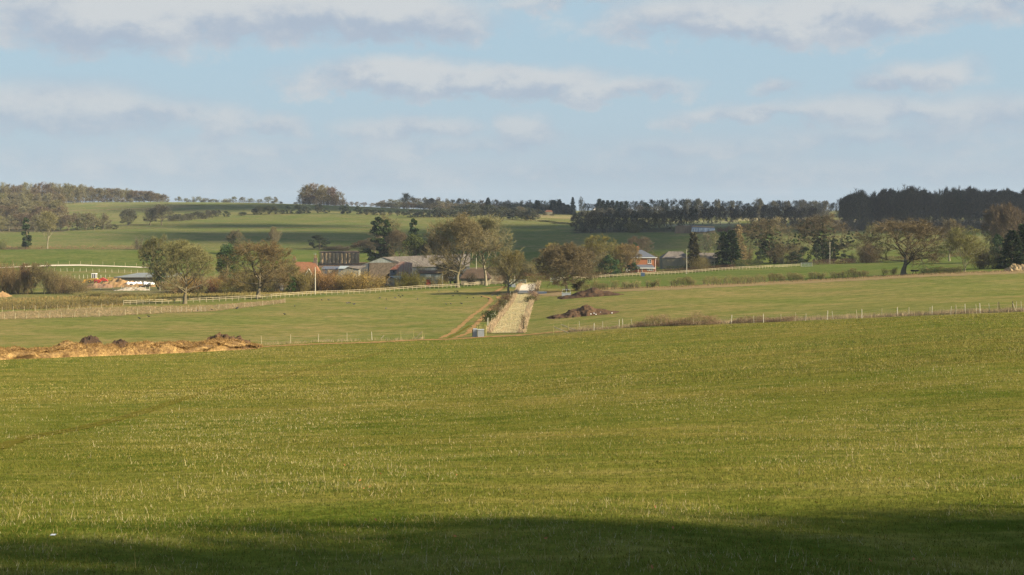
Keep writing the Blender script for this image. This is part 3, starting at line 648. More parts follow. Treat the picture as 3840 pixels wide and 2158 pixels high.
# ------------------------------------------------------------------ fences
M_RAIL = paint('fence_wood', (0.50,0.43,0.29), (0.38,0.33,0.21), 2.0); M_POST = paint('post_wood', (0.50,0.44,0.28), (0.34,0.30,0.17), 3.0)
M_PALE = paint('pale_post', (0.66,0.62,0.50), (0.50,0.46,0.34), 3.0); M_DARKP = paint('dark_post', (0.13,0.11,0.07), (0.08,0.07,0.05), 3.0)
M_GALV = paint('galvanised_steel', (0.55,0.60,0.62), (0.42,0.46,0.48), 1.2, rough=0.5, spec=0.5, metal=0.3, bmp=0.1); M_WIRE = paint('wire', (0.35,0.34,0.32), rough=0.5, bmp=0)
M_MOSS = paint('mossy_post', (0.40,0.38,0.12), (0.27,0.24,0.10), 4.0)
def polyxy(pts): return np.array([world_xy(p) for p in pts])
def rail_fence(pts, label, sp=1.8, h=1.25, group='post and rail fences', rails=(1.18, 0.72), mat=None, w=0.13):
    mat = mat or M_RAIL
    P = polyxy(pts); L = float(np.hypot(*np.diff(P, axis=0).T).sum()); n = int(L/sp)+1; Q = resample(P, n); z = hz(Q[:,0], Q[:,1])
    root = thing('rail_fence', (Q[0,0], Q[0,1], z[0]), label, 'fence', group); r = random.Random(n)
    for i in range(n):
        mb = MB(); hh = h*r.uniform(0.97, 1.05); a = w/2*r.uniform(0.9, 1.15); mb.box(-a, a, -0.05, 0.05, -0.3, hh)
        o = mb.build('post', mat, root); o.location = (Q[i,0]-Q[0,0], Q[i,1]-Q[0,1], z[i]-z[0]); o.rotation_euler = (r.uniform(-.02,.02), r.uniform(-.03,.03), r.uniform(-.1,.1))
    for rz_ in rails:
        mb = MB()
        for i in range(n-1):
            a = Q[i]-Q[0]; b = Q[i+1]-Q[0]; za = z[i]-z[0]+rz_+r.uniform(-.02,.02); zb = z[i+1]-z[0]+rz_+r.uniform(-.02,.02); y0 = -0.09; y1 = -0.051
            mb.v += [(a[0],a[1]+y0,za-.055),(b[0],b[1]+y0,zb-.055),(b[0],b[1]+y0,zb+.055),(a[0],a[1]+y0,za+.055),(a[0],a[1]+y1,za-.055),(b[0],b[1]+y1,zb-.055),(b[0],b[1]+y1,zb+.055),(a[0],a[1]+y1,za+.055)]
            k = len(mb.v)-8
            for f in ((0,1,2,3),(7,6,5,4),(3,2,6,7),(4,5,1,0)): mb.face([k+t for t in f])
        mb.build('rail', mat, root)
    return root
rail_fence([(463,1145),(712,1136),(967,1124),(1183,1108),(1427,1097),(1723,1079)], 'long pale post and rail fence running below the farm on the left')
rail_fence([(1740,1077),(1800,1072),(1897,1068),(1915,1064)], 'short rail fence between the tall bare trees and the metal gate', sp=2.2)
rail_fence([(2150,1051),(2380,1037),(2700,1017),(2856,1009),(2900,1006)], 'long pale post and rail fence in front of the brick house')
rail_fence([(2905,1006),(2960,1003),(3003,1001)], 'short pale rail fence left of the galvanised gate', rails=(1.18,0.85,0.5))
rail_fence([(2085,1057),(2120,1054)], 'short rail fence beside the round dark oak trunk', rails=(1.18,0.7))
def wire_fence(posts, label, wires=(0.35,0.7,1.0), mat=None, group='wire fences', braces=(), wr=0.004, thick=0.10):
    """posts: (u, v base, height m, kind)  kind 0 pale, 1 wood, 2 dark, 3 mossy, 4 thin pale stake"""
    B = [gp(p[0], p[1]) for p in posts]; o0 = B[0]; root = thing('wire_fence', o0, label, 'fence', group); r = random.Random(len(posts))
    for (x, y, z), p in zip(B, posts):
        a = thick/2*(0.5 if p[3] == 4 else r.uniform(0.85, 1.35)); mb = MB()
        mb.tube([(0,0,-0.3),(0,0,p[2]*0.9),(0,0,p[2])], [a, a*0.95, a*0.6], 7)
        o = mb.build('post', [M_PALE, M_POST, M_DARKP, M_MOSS, M_PALE][p[3]], root)
        o.location = (x-o0[0], y-o0[1], z-o0[2]); o.rotation_euler = (r.uniform(-.05,.05), r.uniform(-.07,.07) if p[3] != 4 else r.uniform(-.12,.12), 0)
    mb = MB()
    for w in wires:
        for (a, b) in zip(B, B[1:]):
            n = 3; mb.tube([(a[0]-o0[0]+(b[0]-a[0])*t/n, a[1]-o0[1]+(b[1]-a[1])*t/n, H(a[0]+(b[0]-a[0])*t/n, a[1]+(b[1]-a[1])*t/n)-o0[2]+w) for t in range(n+1)], wr, 3, cap=False)
    mb.build('wire', M_WIRE, root)
    for (ua, va, ha, ub, vb, hb_) in braces:
        a = gp(ua, va); b = gp(ub, vb); mb = MB()
        mb.tube([(a[0]-o0[0],a[1]-o0[1]-.06,a[2]-o0[2]+ha),(b[0]-o0[0],b[1]-o0[1]-.06,b[2]-o0[2]+hb_)], 0.06, 6); mb.build('brace', M_RAIL, root)
    return root
wire_fence([(981,1293,1.35,1),(1090,1288,1.35,1),(1194,1284,1.3,1),(1301,1280,1.35,1),(1395,1276,1.35,0),(1503,1272,1.35,3),(1551,1269,1.35,3),(1583,1272,1.35,3)],
    'wire fence of widely spaced stakes behind the path on the left', braces=[(1583,1272,1.2,1560,1272,0.15),(1440,1274,0.7,1428,1274,0.1)])
wire_fence([(2076,1252,1.5,3),(2103,1247,1.6,3),(2132,1246,1.35,3),(2165,1243,1.35,3),(2176,1240,1.5,4),(2227,1240,1.15,0),(2260,1236,1.3,4),(2322,1228,1.25,0),(2336,1227,1.3,0),(2370,1226,1.25,4),(2478,1222,1.25,4),(2600,1219,1.1,4),(2742,1215,1.3,0),(2827,1212,1.1,4),(2863,1211,1.3,0),(2927,1208,1.2,1),(2982,1206,1.3,1),(3021,1204,1.1,4),(3102,1200,1.35,0),(3124,1199,1.25,4),(3213,1196,1.3,1),(3232,1195,1.35,0),(3305,1190,1.3,1),(3365,1187,1.35,0),(3407,1186,1.3,1),(3486,1183,1.2,1),(3495,1182,1.3,0),(3565,1180,1.2,4),(3584,1179,1.35,1),(3620,1177,1.4,0),(3662,1176,1.3,4),(3675,1175,1.4,0),(3711,1173,1.3,4),(3740,1172,1.45,1),(3748,1172,1.5,2),(3797,1170,1.5,2),(3811,1170,1.45,4),(3832,1169,1.45,4),(3870,1168,1.4,1)],
    'wire fence of uneven weathered posts across the right of the near field', braces=[(2076,1252,1.1,2130,1249,0.05),(2103,1247,1.25,2162,1244,0.15),(3797,1170,1.2,3809,1171,0.1)])
def row(us, vs, k, h, r=random.Random(5)): return [(u, float(np.interp(u, [p[0] for p in vs], [p[1] for p in vs])), h*r.uniform(0.93,1.06), k) for u in us]
wire_fence(row([8+41.3*i for i in range(11)], [(0,1172),(186,1164),(323,1160),(466,1154)], 1, 1.3), 'wire fence between the clipped hedge and the dead grass')
wire_fence(row([17,57,99,145,186,230,280,326,372,420,470,515,563,606,640], [(0,1199),(186,1194),(373,1188),(560,1178),(640,1172)], 1, 1.35)+row([668,680,700,718,735,750,755,770], [(640,1172),(800,1168)], 4, 1.2)+row([820,850,880,917,945,985,1025,1054,1069], [(800,1163),(967,1150),(1070,1137)], 1, 1.3), 'wire fence along the near edge of the dead grass on the left')
wire_fence(row([8+42*i for i in range(13)]+[548], [(0,1000),(200,993),(300,992),(430,997),(560,1002)], 1, 1.7), 'wire fence behind the white chalk track', thick=0.16)
wire_fence(row([180+24*i for i in range(16)], [(0,1020),(300,1019),(560,1027)], 0, 1.5), 'wire fence in front of the white chalk track', thick=0.12)
wire_fence(row([200,216,232,247,262,280,297,313,329,345,362,379,396,412], [(0,1045),(560,1045)], 0, 1.5), 'pale stakes behind the yellow loader and machinery', thick=0.15)
wire_fence(row([378,423,455,470,497,512,527,545,560,600], [(300,1085),(600,1092)], 0, 1.5), 'pale stakes in front of the white sacks', thick=0.14)
wire_fence(row([3420+30*i for i in range(9)], [(3400,963),(3700,955)], 1, 1.5), 'wire fence across the field behind the big oak', thick=0.15)
wire_fence(row([2920+22*i for i in range(6)]+[3225,3300,3350], [(2900,985),(3100,981),(3400,968)], 1, 1.4), 'stakes beneath the ivy covered oaks behind the gate', thick=0.14)
# pale stakes and tree guards on the strip
for i, (u, v) in enumerate([(1827,1222),(1831,1219),(1849,1196),(1853,1192),(1857,1188),(1875,1176),(1879,1172),(1883,1168),(1896,1148),(1900,1146),(1908,1122),(1914,1112),(1843,1206)]):
    mb = MB(); mb.tube([(0,0,-.2),(0,0,1.35),(0,0,1.42)], [.055,.05,.03], 6)
    o = mb.build('stake', M_PALE, label='thin pale wooden stake on the left edge of the fenced strip', cat='stake', group='stakes along the fenced strip'); o.location = gp(u, v); o.rotation_euler = (0, rnd.uniform(-.06,.06), 0)
for i, (u, v) in enumerate([(1963,1245),(1967,1222),(1975,1195),(1985,1165),(1994,1140),(2000,1125)]):
    mb = MB(); mb.tube([(0,0,-.2),(0,0,1.4),(0,0,1.5)], [.07,.065,.03], 6)
    o = mb.build('stake', M_DARKP if i == 0 else M_POST, label='tall dark stake at the near right corner of the fenced strip' if i == 0 else 'weathered stake on the right edge of the fenced strip', cat='stake', group=None if i == 0 else 'stakes on the right of the strip'); o.location = gp(u, v)
def gate(u1, u2, v, h, label, mat=None, bars=5, uprights=3, ang=0):
    a = gp(u1, v); b = gp(u2, v); w = (u2-u1)/F*a[1]; root = thing('field_gate', a, label, 'gate', 'metal field gates'); mat = mat or M_GALV
    mb = MB()
    for x in (0, w): mb.tube([(x,0,0.1),(x,0,h)], 0.045, 6)
    mb.tube([(0,0,h),(w,0,h)], 0.045, 6); mb.tube([(0,0,0.12),(w,0,0.12)], 0.04, 6); mb.build('gate_frame', mat, root)
    mb = MB()
    for i in range(1, bars): mb.tube([(0,0.01,0.12+(h-0.12)*i/bars),(w,0.01,0.12+(h-0.12)*i/bars)], 0.028, 5)
    for i in range(1, uprights): mb.tube([(w*i/uprights,-0.04,0.12),(w*i/uprights,-0.04,h)], 0.03, 5)
    mb.build('bars', mat, root)
    for x in (-0.18, w+0.18):
        mb = MB(); mb.tube([(x,0,-0.3),(x,0,h+0.2)], 0.09, 8); mb.build('gate_post', M_POST, root)
    return root
gate(1918,1972,1066,1.5, 'galvanised field gate beyond the chalk patch', uprights=5)
gate(2066,2084,1058,1.35, 'narrow galvanised gate left of the round dark oak', uprights=2)
gate(3005,3045,1001,1.55, 'galvanised gate at the end of the right rail fence', uprights=3)
gate(2090,2118,1053,1.2, 'galvanised hurdle behind the trunk of the round oak', bars=6, uprights=4)

# ------------------------------------------------------------------ poles
def pole(u, d, vtop, label, arm=False, r=0.13):
    x, y, z = gu(u, d); h = (VH-vtop)/F*d-z; root = thing('utility_pole', (x, y, z), label, 'pole', 'utility poles')
    mb = MB(); mb.tube([(0,0,-0.5),(0,0,h*0.5),(0,0,h)], [r, r*0.85, r*0.65], 10); mb.build('shaft', M_PALE, root)
    mb = MB(); mb.tube([(-0.28,0,h-0.35),(0.28,0,h-0.35)], 0.05, 6)
    for s in (-0.22, 0.22): mb.lathe([(0.035,h-0.33),(0.06,h-0.27),(0.04,h-0.2)], 8, cx=s)
    mb.build('crossarm', M_POST, root)
    return root
pole(1182, 386, 1003, 'pale utility pole behind the left rail fence by the orange roof', r=0.16)
pole(2575, 490, 935, 'pale utility pole behind the fence right of the brick house')
pole(3112, 548, 908, 'pale utility pole under the ivy covered oak on the right')
pole(1786, 470, 955, 'pale utility pole between the tall bare trees')
pole(1930, 425, 1030, 'short pale pole beside the metal gate')

# ------------------------------------------------------------------ heaps
M_DUNG = paint('dung', (0.14,0.085,0.045), (0.07,0.045,0.03), 1.2, bmp=1.0, fine=5); M_DUNG2 = paint('dark_dung', (0.11,0.065,0.035), (0.05,0.035,0.025), 1.0, bmp=1.0, fine=5)
M_STRAWM = paint('straw_manure', (0.44,0.29,0.115), (0.14,0.085,0.04), 0.7, bmp=1.0, fine=7); M_BLACKM = paint('black_manure', (0.04,0.03,0.024), (0.09,0.055,0.032), 1.2, bmp=1.0, fine=5)
M_SANDM = paint('sand', (0.36,0.245,0.115), (0.27,0.16,0.075), 0.5, bmp=0.5)
from mathutils import noise as mnoise, Vector
def heap(name, u, d, wu, dep, h, mat, label, cat, seed=0, prof=None, rough=0.16, nx=110, ny=34, ang=0.0, fuzz=0, fcol=(1,1,1), group=None, lo=0.55):
    x0, y0, z0 = gu(u, d); rx = wu/F*d/2; v = []; f = []
    for j in range(ny+1):
        for i in range(nx+1):
            s = 2*i/nx-1; t = 2*j/ny-1; x = s*rx; y = t*dep/2+x*math.tan(ang)
            p = prof(s) if prof else 1-abs(s)**2.2
            q = max(0, p)*max(0, 1-t*t)**0.75*h
            q *= 1+lo*mnoise.fractal(Vector((x*0.45+seed*7, y*0.45, seed)), 0.9, 2.1, 4)
            q += rough*min(1, q*2.5)*mnoise.fractal(Vector((x*1.9, y*1.9, seed*3.1)), 0.7, 2.0, 4)
            e = 1+0.18*mnoise.noise(Vector((s*6, t*5, seed)))
            v.append((x*e, (t*dep/2)*e+x*math.tan(ang), H(x0+x*e, y0+(t*dep/2)*e+x*math.tan(ang))-z0+max(q, 0)-0.06*(1-min(1,q*6))))
    for j in range(ny):
        for i in range(nx): a = j*(nx+1)+i; f.append((a, a+1, a+nx+2, a+nx+1))
    me = bpy.data.meshes.new(name); me.from_pydata(v, [], f); me.materials.append(mat)
    me.polygons.foreach_set('use_smooth', [True]*len(me.polygons))
    o = link(bpy.data.objects.new(name, me), None, label, cat, group); o.location = (x0, y0, z0)
    if fuzz:
        A = np.array(v); r = np.random.default_rng(seed+9); k = r.integers(0, len(A), fuzz); k = k[A[k,2]-A[:,2].min() > 0]
        Pp = A[k]+r.normal(size=(len(k),3))*np.array([0.12,0.12,0.03]); dd = nrm(r.normal(size=(len(k),3))+np.array([0,-0.3,0.7]))
        me2 = tri_mesh('straw_wisps', sticks(r, Pp, dd, r.uniform(0.1, 0.4, len(k)), r.uniform(0.015, 0.05, len(k))), M_STRAW, r.uniform(0, 1, len(k)))
        c = bpy.data.objects.new('loose_straw', me2); c.color = (*fcol, 1); link(c, o); c['kind'] = 'stuff'
    return o
def pl(s):   # long manure heap: lower at the far left, rounded right end
    return (0.86+0.1*smooth(np.array(s), -0.7, 0.7)+0.12*sin(s*11)+0.07*sin(s*23+1))*(1-max(0, (s-0.62)/0.38)**1.6*0.75)*(s < 0.995)
xr, yr = world_xy((948,1309)); xl, yl = world_xy((-60,1352)); uc = 430; dc = (yr+yl)/2+2.5
angm = atan2(yr-yl, xr-xl)
heap('manure_heap', CU+F*((xr+xl)/2)/dc, dc, (xr-xl)*F/dc, 7.0, 1.4, M_STRAWM, 'long low heap of golden strawy manure across the left field', 'manure heap', 3, pl, rough=0.19, nx=420, ny=44, ang=angm, fuzz=52000, fcol=(0.85,0.66,0.42), lo=0.35)
def onheap(u, d, wu, h, z_up, label, seed):
    o = heap('manure_mound', u, d, wu, 4.5, h, M_BLACKM, label, 'manure', seed, rough=0.35, nx=44, ny=24, group='dark mounds on the straw heap'); o.location.z += z_up; return o
onheap(336, 159.5, 84, 1.3, 0.85, 'dark brown mound of manure on top of the straw heap, the larger', 5)
onheap(450, 162, 66, 0.7, 1.0, 'low dark mound of manure on the middle of the straw heap', 6)
M_CLOD = paint('clods', (0.055,0.036,0.026), (0.17,0.105,0.05), 1.3, bmp=1.0, fine=5)
o = heap('manure_mound', 848, 181, 200, 7, 1.65, M_CLOD, 'dark brown clods over the right end of the straw heap', 'manure', 8, rough=0.5, nx=90, ny=30, group='dark mounds on the straw heap'); o.location.z += 0.12
def p1(s): return max(0, (1-abs(s)**1.7))*(0.62+0.16*sin(s*5+1.2)+0.1*sin(s*13))
heap('dung_heap', 2185, 252, 262, 11, 2.2, M_DUNG, 'brown dung heap nearest the fenced strip with white scraps at its foot', 'dung heap', 11, p1, rough=0.16, lo=0.22)
heap('dung_heap', 2212, 330, 235, 13, 2.4, M_DUNG2, 'dark low dung heap beside the grey trough', 'dung heap', 14, p1, rough=0.14, lo=0.22)
heap('sand_heap', 440, 452, 170, 9, 2.2, M_SANDM, 'orange sand heap in front of the low concrete building', 'sand heap', 17, rough=0.2, nx=50, ny=16)
heap('soil_heap', 372, 447, 110, 7, 1.5, paint('soil', (0.30,0.20,0.13), (0.22,0.13,0.08), 0.6), 'low brown soil heap under the red implement', 'soil heap', 18, rough=0.2, nx=40, ny=14)
heap('soil_heap', 2, 385, 66, 6, 1.3, M_SANDM, 'small sandy heap at the far left edge above the hedge', 'soil heap', 19, rough=0.2, nx=40, ny=14)
heap('rubble_heap', 500, 420, 130, 6, 0.9, paint('rubble', (0.55,0.50,0.42), (0.30,0.24,0.14), 0.9), 'pale rubble on the ground below the white sacks', 'rubble', 20, rough=0.3, nx=50, ny=14)
heap('soil_heap', 1385, 560, 90, 8, 2.2, M_MUD, 'dark soil heap right of the straw bale barn', 'soil heap', 21, rough=0.3, nx=40, ny=14)
heap('log_pile', 3815, 372, 90, 6, 1.6, paint('cut_branches', (0.50,0.38,0.20), (0.30,0.22,0.12), 2.0, stretch=(0.3,1,4)), 'tan pile of cut branches at the right edge by the evergreens', 'branch pile', 23, rough=0.5, nx=60, ny=14, fuzz=1500, fcol=(0.9,0.75,0.5))
M_WHITE = paint('white_scrap', (0.80,0.79,0.75), (0.70,0.69,0.66), 2.0)
for i, (u, v) in enumerate([(2214,1186),(2226,1183),(2233,1187),(2251,1180),(2293,1182)]):
    mb = MB(); r_ = 0.17; mb.lathe([(0.05,0),(r_,0.06),(r_*0.9,0.2),(0.06,0.27)], 8)
    o = mb.build('flint', M_WHITE, smooth=True, label='white scrap lying at the foot of the nearer dung heap', cat='stone', group='white scraps by the dung heap'); x, y, z = gp(u, v); o.location = (x, y-1.0, H(x, y-1)+0.35); o.scale = (.85, .6, 0.6)
mb = MB(); mb.poly([(-.06,0,0.03),(.05,-.02,0.035),(.065,.03,.05),(-.04,.05,.045)]); mb.poly([(-.06,0,0.028),(-.04,.05,.043),(.065,.03,.048),(.05,-.02,0.033)]); mb.poly([(.05,-.02,.035),(.075,-.01,.06),(.08,.03,.062),(.065,.03,.05)])
o = mb.build('litter', M_WHITE, label='small white scrap of litter on the grass at lower left', cat='litter'); x, y, z = gp(198, 2024); o.location = (x, y, z+0.02); o.scale = (0.38, .38, .38)
M_LEAFB = paint('dead_leaf', (0.36,0.17,0.07), (0.24,0.11,0.05), 3.0)
for i in range(34):
    y = rnd.uniform(7.5, 17); x = rnd.uniform(-0.15, 0.4)*y; mb = MB()
    mb.poly([(-.035,0,0),(-.01,-.02,.008),(.03,-.012,.015),(.04,.008,.012),(.01,.024,.004)])
    o = mb.build('fallen_leaf', M_LEAFB, label='curled brown fallen leaf lying in the foreground grass', cat='leaf', group='fallen leaves on the near grass'); o.location = (x, y, H(x, y)+0.045); o.rotation_euler = (rnd.uniform(-.7,.7), rnd.uniform(-.7,.7), rnd.uniform(0, 6)); o.scale = (.42,.42,.6)

# ------------------------------------------------------------------ troughs and tanks
M_TANK = paint('zinc', (0.44,0.48,0.50), (0.34,0.37,0.39), 1.5, rough=0.45, spec=0.5, metal=0.2, bmp=0.1); M_BLACK = paint('black_plastic', (0.03,0.03,0.035), (0.02,0.02,0.025), 2, rough=0.5)
M_BLUE = paint('blue_sheet', (0.05,0.09,0.17), (0.07,0.12,0.2), 1, rough=0.4, spec=0.5)
def tank(u, v, wpx, hpx, label, lean=0):
    x, y, z = gp(u, v); k = y/F; w = wpx*k/2; h = hpx*k; root = thing('steel_tank', (x, y, z), label, 'tank', 'steel tanks by the path')
    mb = MB(); mb.v += [(-w,0,0.03),(w,0,0.03),(w*1.02,0.75,0.03),(-w*.98,0.75,0.03),(-w*(1-lean),0,h*(1-0.0)),(w,0,h),(w,0.75,h*.97),(-w*(1-lean),0.75,h*.97)]
    for q in ((0,3,2,1),(4,5,6,7),(0,1,5,4),(1,2,6,5),(2,3,7,6),(3,0,4,7)): mb.face(q)
    mb.build('tank_body', M_TANK, root)
    mb = MB(); mb.box(-w*(1-lean)-.03, w+.03, -.04, .79, h-0.1, h+0.02); mb.build('rim', M_GALV, root)
    mb = MB(); mb.box(-w-.05, w+.05, 0.76, .84, 0, h*.9); mb.build('back_board', M_BLACK, root)
tank(1780, 1265, 17, 30, 'leaning grey steel tank, left of the pair by the path', 0.35)
tank(1803, 1265, 23, 28, 'square grey steel tank, right of the pair by the path')
root = thing('handling_hurdle', gp(1796,1262), 'mossy yellow wooden hurdle posts standing behind the steel tanks', 'hurdle')
for x, h in ((-.35,1.9),(.0,2.0),(.25,1.95),(.95,1.9),(1.15,1.7)):
    mb = MB(); mb.tube([(x,1.0,-.2),(x,1.0,h)], 0.09, 6); mb.build('post', M_MOSS, root)
mb = MB(); mb.tube([(-.35,.9,1.75),(.6,.9,1.9)], 0.05, 6); mb.tube([(0,.9,.9),(1.2,.9,1.4)], 0.05, 6); mb.build('rail', M_MOSS, root)
def trough(u, v, wpx, hpx, mat, name, label, frame=False, dep=0.8):
    x, y, z = gp(u, v); k = y/F; w = wpx*k/2; h = hpx*k; root = thing(name, (x, y, z), label, 'trough')
    mb = MB(); mb.box(-w, w, 0, dep, 0.0, h); mb.build('trough_body', mat, root)
    mb = MB(); mb.box(-w-.04, w+.04, -.04, dep+.04, h, h+0.05); mb.build('rim', M_GALV, root)
    if frame:
        mb = MB(); mb.tube([(0,.4,h),(0,.4,h+1.0)], .04, 6); mb.tube([(-1.1,.4,h+1.0),(1.1,.4,h+1.0)], .05, 6)
        for s in (-1, 1): mb.tube([(s*w,.4,h),(s*.9,.4,h+.95)], .03, 5)
        mb.build('frame', M_GALV, root)
trough(2124, 1111, 34, 11, M_TANK, 'water_trough', 'grey water trough with a metal frame beside the darker dung heap', True)
trough(1926, 1078, 15, 10, M_TANK, 'water_tank', 'white water tank left of the chalk patch')
trough(1912, 1076, 10, 9, M_BLUE, 'water_tank', 'dark blue tank beside the white water tank')
trough(2030, 1103, 40, 7, M_BLUE, 'feed_trough', 'blue black feed trough lying right of the chalk patch')
trough(2411, 1037, 14, 13, M_BLUE, 'water_butt', 'dark blue water butt against the rail fence before the brick house')
root = thing('feeder', gp(3431,1029), 'black feeder on stubby legs beside the big oak', 'feeder'); k = 0.078
mb = MB(); mb.v += [(-1.25,0,1.0),(1.25,0,1.0),(.9,.6,.75),(-.9,.6,.75),(-1.25,0,1.25),(1.25,0,1.25),(1.2,.8,1.25),(-1.2,.8,1.25)]
for q in ((0,3,2,1),(4,5,6,7),(0,1,5,4),(1,2,6,5),(2,3,7,6),(3,0,4,7)): mb.face(q)
mb.build('hopper', M_BLACK, root); 
for s in (-.55,.45): mb = MB(); mb.tube([(s,.3,0),(s*.7,.3,.9)], .09, 6); mb.build('leg', M_BLACK, root)

# ------------------------------------------------------------------ crows
M_CROW = paint('crow_black', (0.018,0.018,0.022), (0.03,0.03,0.035), 4, rough=0.45, spec=0.4)
mb = MB(); spine = [(-.30,.20,.012,.03),(-.22,.21,.02,.05),(-.12,.22,.06,.07),(-.02,.23,.09,.09),(.08,.26,.085,.09),(.15,.31,.055,.06),(.19,.35,.045,.045),(.235,.365,.045,.045),(.27,.36,.02,.02),(.33,.345,.004,.005)]
rr = []
for (x, z, a, b) in spine:
    rr.append([mb.vert((x, cos(2*pi*k/10)*a, z+sin(2*pi*k/10)*b)) for k in range(10)])
for i in range(len(rr)-1):
    for k in range(10): mb.face((rr[i][k], rr[i+1][k], rr[i+1][(k+1)%10], rr[i][(k+1)%10]))
mb.face(rr[0]); mb.face(rr[-1][::-1])
for s in (-1, 1): mb.poly([(-.28,s*.03,.24),(-.1,s*.1,.22),(.08,s*.09,.27),(-.05,s*.06,.31)])
crow0 = mb.build('crow', M_CROW, smooth=True, label='small black crow feeding on the grass left of the track', cat='bird', group='crows on the left field')
for s in (-.035,.035): lb = MB(); lb.tube([(0,s,.16),(.02,s,.08),(0,s,0)], .008, 4); lb.tube([(0,s,.005),(.06,s,.005)], .006, 3); lb.build('leg', M_CROW, crow0)
CR = [(522,1199),(557,1192),(740,1169),(793,1166),(888,1162),(890,1159),(1105,1152),(1065,1183),(1205,1129),(1232,1129),(1300,1141),(1309,1140),(1314,1140),(1325,1145),(1330,1144),(1426,1121),(1449,1126),(1447,1162),(1482,1121),(1497,1112),(1500,1118),(1509,1113),(1566,1126),(1647,1096),(1706,1098),(1714,1096),(1718,1098),(1701,1113),(1725,1114),(1752,1121),(1775,1121),(1805,1118),(1831,1125),(1673,1145),(1691,1144),(1730,1143),(1844,1112),(1866,1113)]
for i, (u, v) in enumerate(CR):
    o = crow0 if i == 0 else copy_tree(crow0); o.location = gp(u, v); o.rotation_euler = (0, rnd.choice([0, 0, .5]), rnd.uniform(0, 6.28)); o.scale = (1.35,)*3

# ------------------------------------------------------------------ buildings
class B:
    """frame of a building: u, v of the photo at the front wall's depth -> local metres"""
    def __init__(s, name, u0, d, label, cat='building', rz=0.0, group=None):
        s.u0, s.d, s.k = u0, d, d/F; x, y, z = gu(u0, d); s.z = z; s.root = thing(name, (x, y, z), label, cat, group, rz)
    def X(s, u): return (u-s.u0)*s.k
    def Z(s, v): return (VH-v)*s.k-s.z
M_BRICK, nt, b_ = newmat('orange_brick', 0.9, 0.1)
tcb = nt.vscale(nt.node('ShaderNodeTexCoord').outputs['Object'], (1,1,1)); bt = nt.node('ShaderNodeTexBrick')
sp_ = nt.node('ShaderNodeSeparateXYZ'); nt.l.new(tcb, sp_.inputs[0]); cbn = nt.node('ShaderNodeCombineXYZ'); nt.l.new(nt.m('ADD', sp_.outputs[0], sp_.outputs[1]), cbn.inputs[0]); nt.l.new(sp_.outputs[2], cbn.inputs[1])
nt.l.new(cbn.outputs[0], bt.inputs['Vector']); bt.inputs['Scale'].default_value = 1; bt.inputs['Brick Width'].default_value = 0.225; bt.inputs['Row Height'].default_value = 0.075; bt.inputs['Mortar Size'].default_value = 0.008
bt.inputs['Color1'].default_value = (0.38,0.13,0.05,1); bt.inputs['Color2'].default_value = (0.30,0.095,0.038,1); bt.inputs['Mortar'].default_value = (0.30,0.2,0.13,1); nt.l.new(bt.outputs[0], b_.inputs['Base Color'])
M_SLATE = paint('slate', (0.095,0.11,0.14), (0.13,0.14,0.16), 1.5, rough=0.6, spec=0.3, stretch=(1,1,5)); M_WHITEP = paint('white_paint', (0.78,0.77,0.72), (0.70,0.69,0.64), 1.0)
M_GLASS = paint('window_glass', (0.05,0.06,0.07), (0.08,0.09,0.1), 1, rough=0.15, spec=0.6, bmp=0); M_TILE = paint('orange_tiles', (0.33,0.15,0.08), (0.20,0.10,0.06), 1.5, stretch=(1,1,4))
M_ASB = paint('grey_sheet_roof', (0.20,0.175,0.15), (0.13,0.115,0.10), 0.35, rough=0.85, stretch=(1,0.3,0.3)); M_CLAD = paint('weathered_cladding', (0.40,0.43,0.39), (0.26,0.28,0.25), 0.6, stretch=(5,5,0.3))
M_STONE = paint('flint_wall', (0.28,0.22,0.16), (0.14,0.11,0.08), 1.6, bmp=0.8, fine=3); M_RUST = paint('rusty_sheet', (0.33,0.12,0.07), (0.40,0.30,0.24), 0.45, stretch=(1,1,1), rough=0.8)
M_RUSTG = paint('streaked_sheet', (0.40,0.37,0.34), (0.33,0.16,0.11), 1.0, stretch=(4,4,0.2)); M_CREAM = paint('cream_render', (0.46,0.40,0.28), (0.34,0.29,0.19), 0.5); M_DKROOF = paint('mossy_dark_tiles', (0.12,0.085,0.06), (0.08,0.06,0.045), 0.8)
M_TRANS = paint('pale_rooflight', (0.30,0.27,0.22), (0.24,0.22,0.18), 0.6); M_CONC = paint('concrete_wall', (0.28,0.25,0.18), (0.21,0.19,0.13), 0.4); M_GREYS = paint('grey_blue_sheet', (0.13,0.15,0.165), (0.17,0.185,0.19), 0.5, rough=1.0, spec=0.0)
M_BLUES = paint('pale_blue_sheet', (0.38,0.43,0.44), (0.27,0.31,0.32), 0.7, stretch=(4,4,.3)); M_DGREY = paint('dark_grey_boards', (0.15,0.17,0.19), (0.11,0.125,0.14), 0.8); M_RED = paint('red_paint', (0.42,0.09,0.055), (0.33,0.08,0.05), 1.0)
def corr(mb, A, Bp, Cp, Dp, n=40, amp=0.05):
    """corrugated sheet over the quad A-B (eave) D-C (ridge), ridges running eave to ridge"""
    A, Bp, Cp, Dp = [np.array(p, float) for p in (A, Bp, Cp, Dp)]; nn = nrm(np.cross(Bp-A, Dp-A)); r0 = []; r1 = []
    for i in range(2*n+1):
        t = i/(2*n); h = nn*amp*(i % 2); r0.append(mb.vert(A+(Bp-A)*t+h)); r1.append(mb.vert(Dp+(Cp-Dp)*t+h))
    for i in range(2*n): mb.face((r0[i], r0[i+1], r1[i+1], r1[i]))
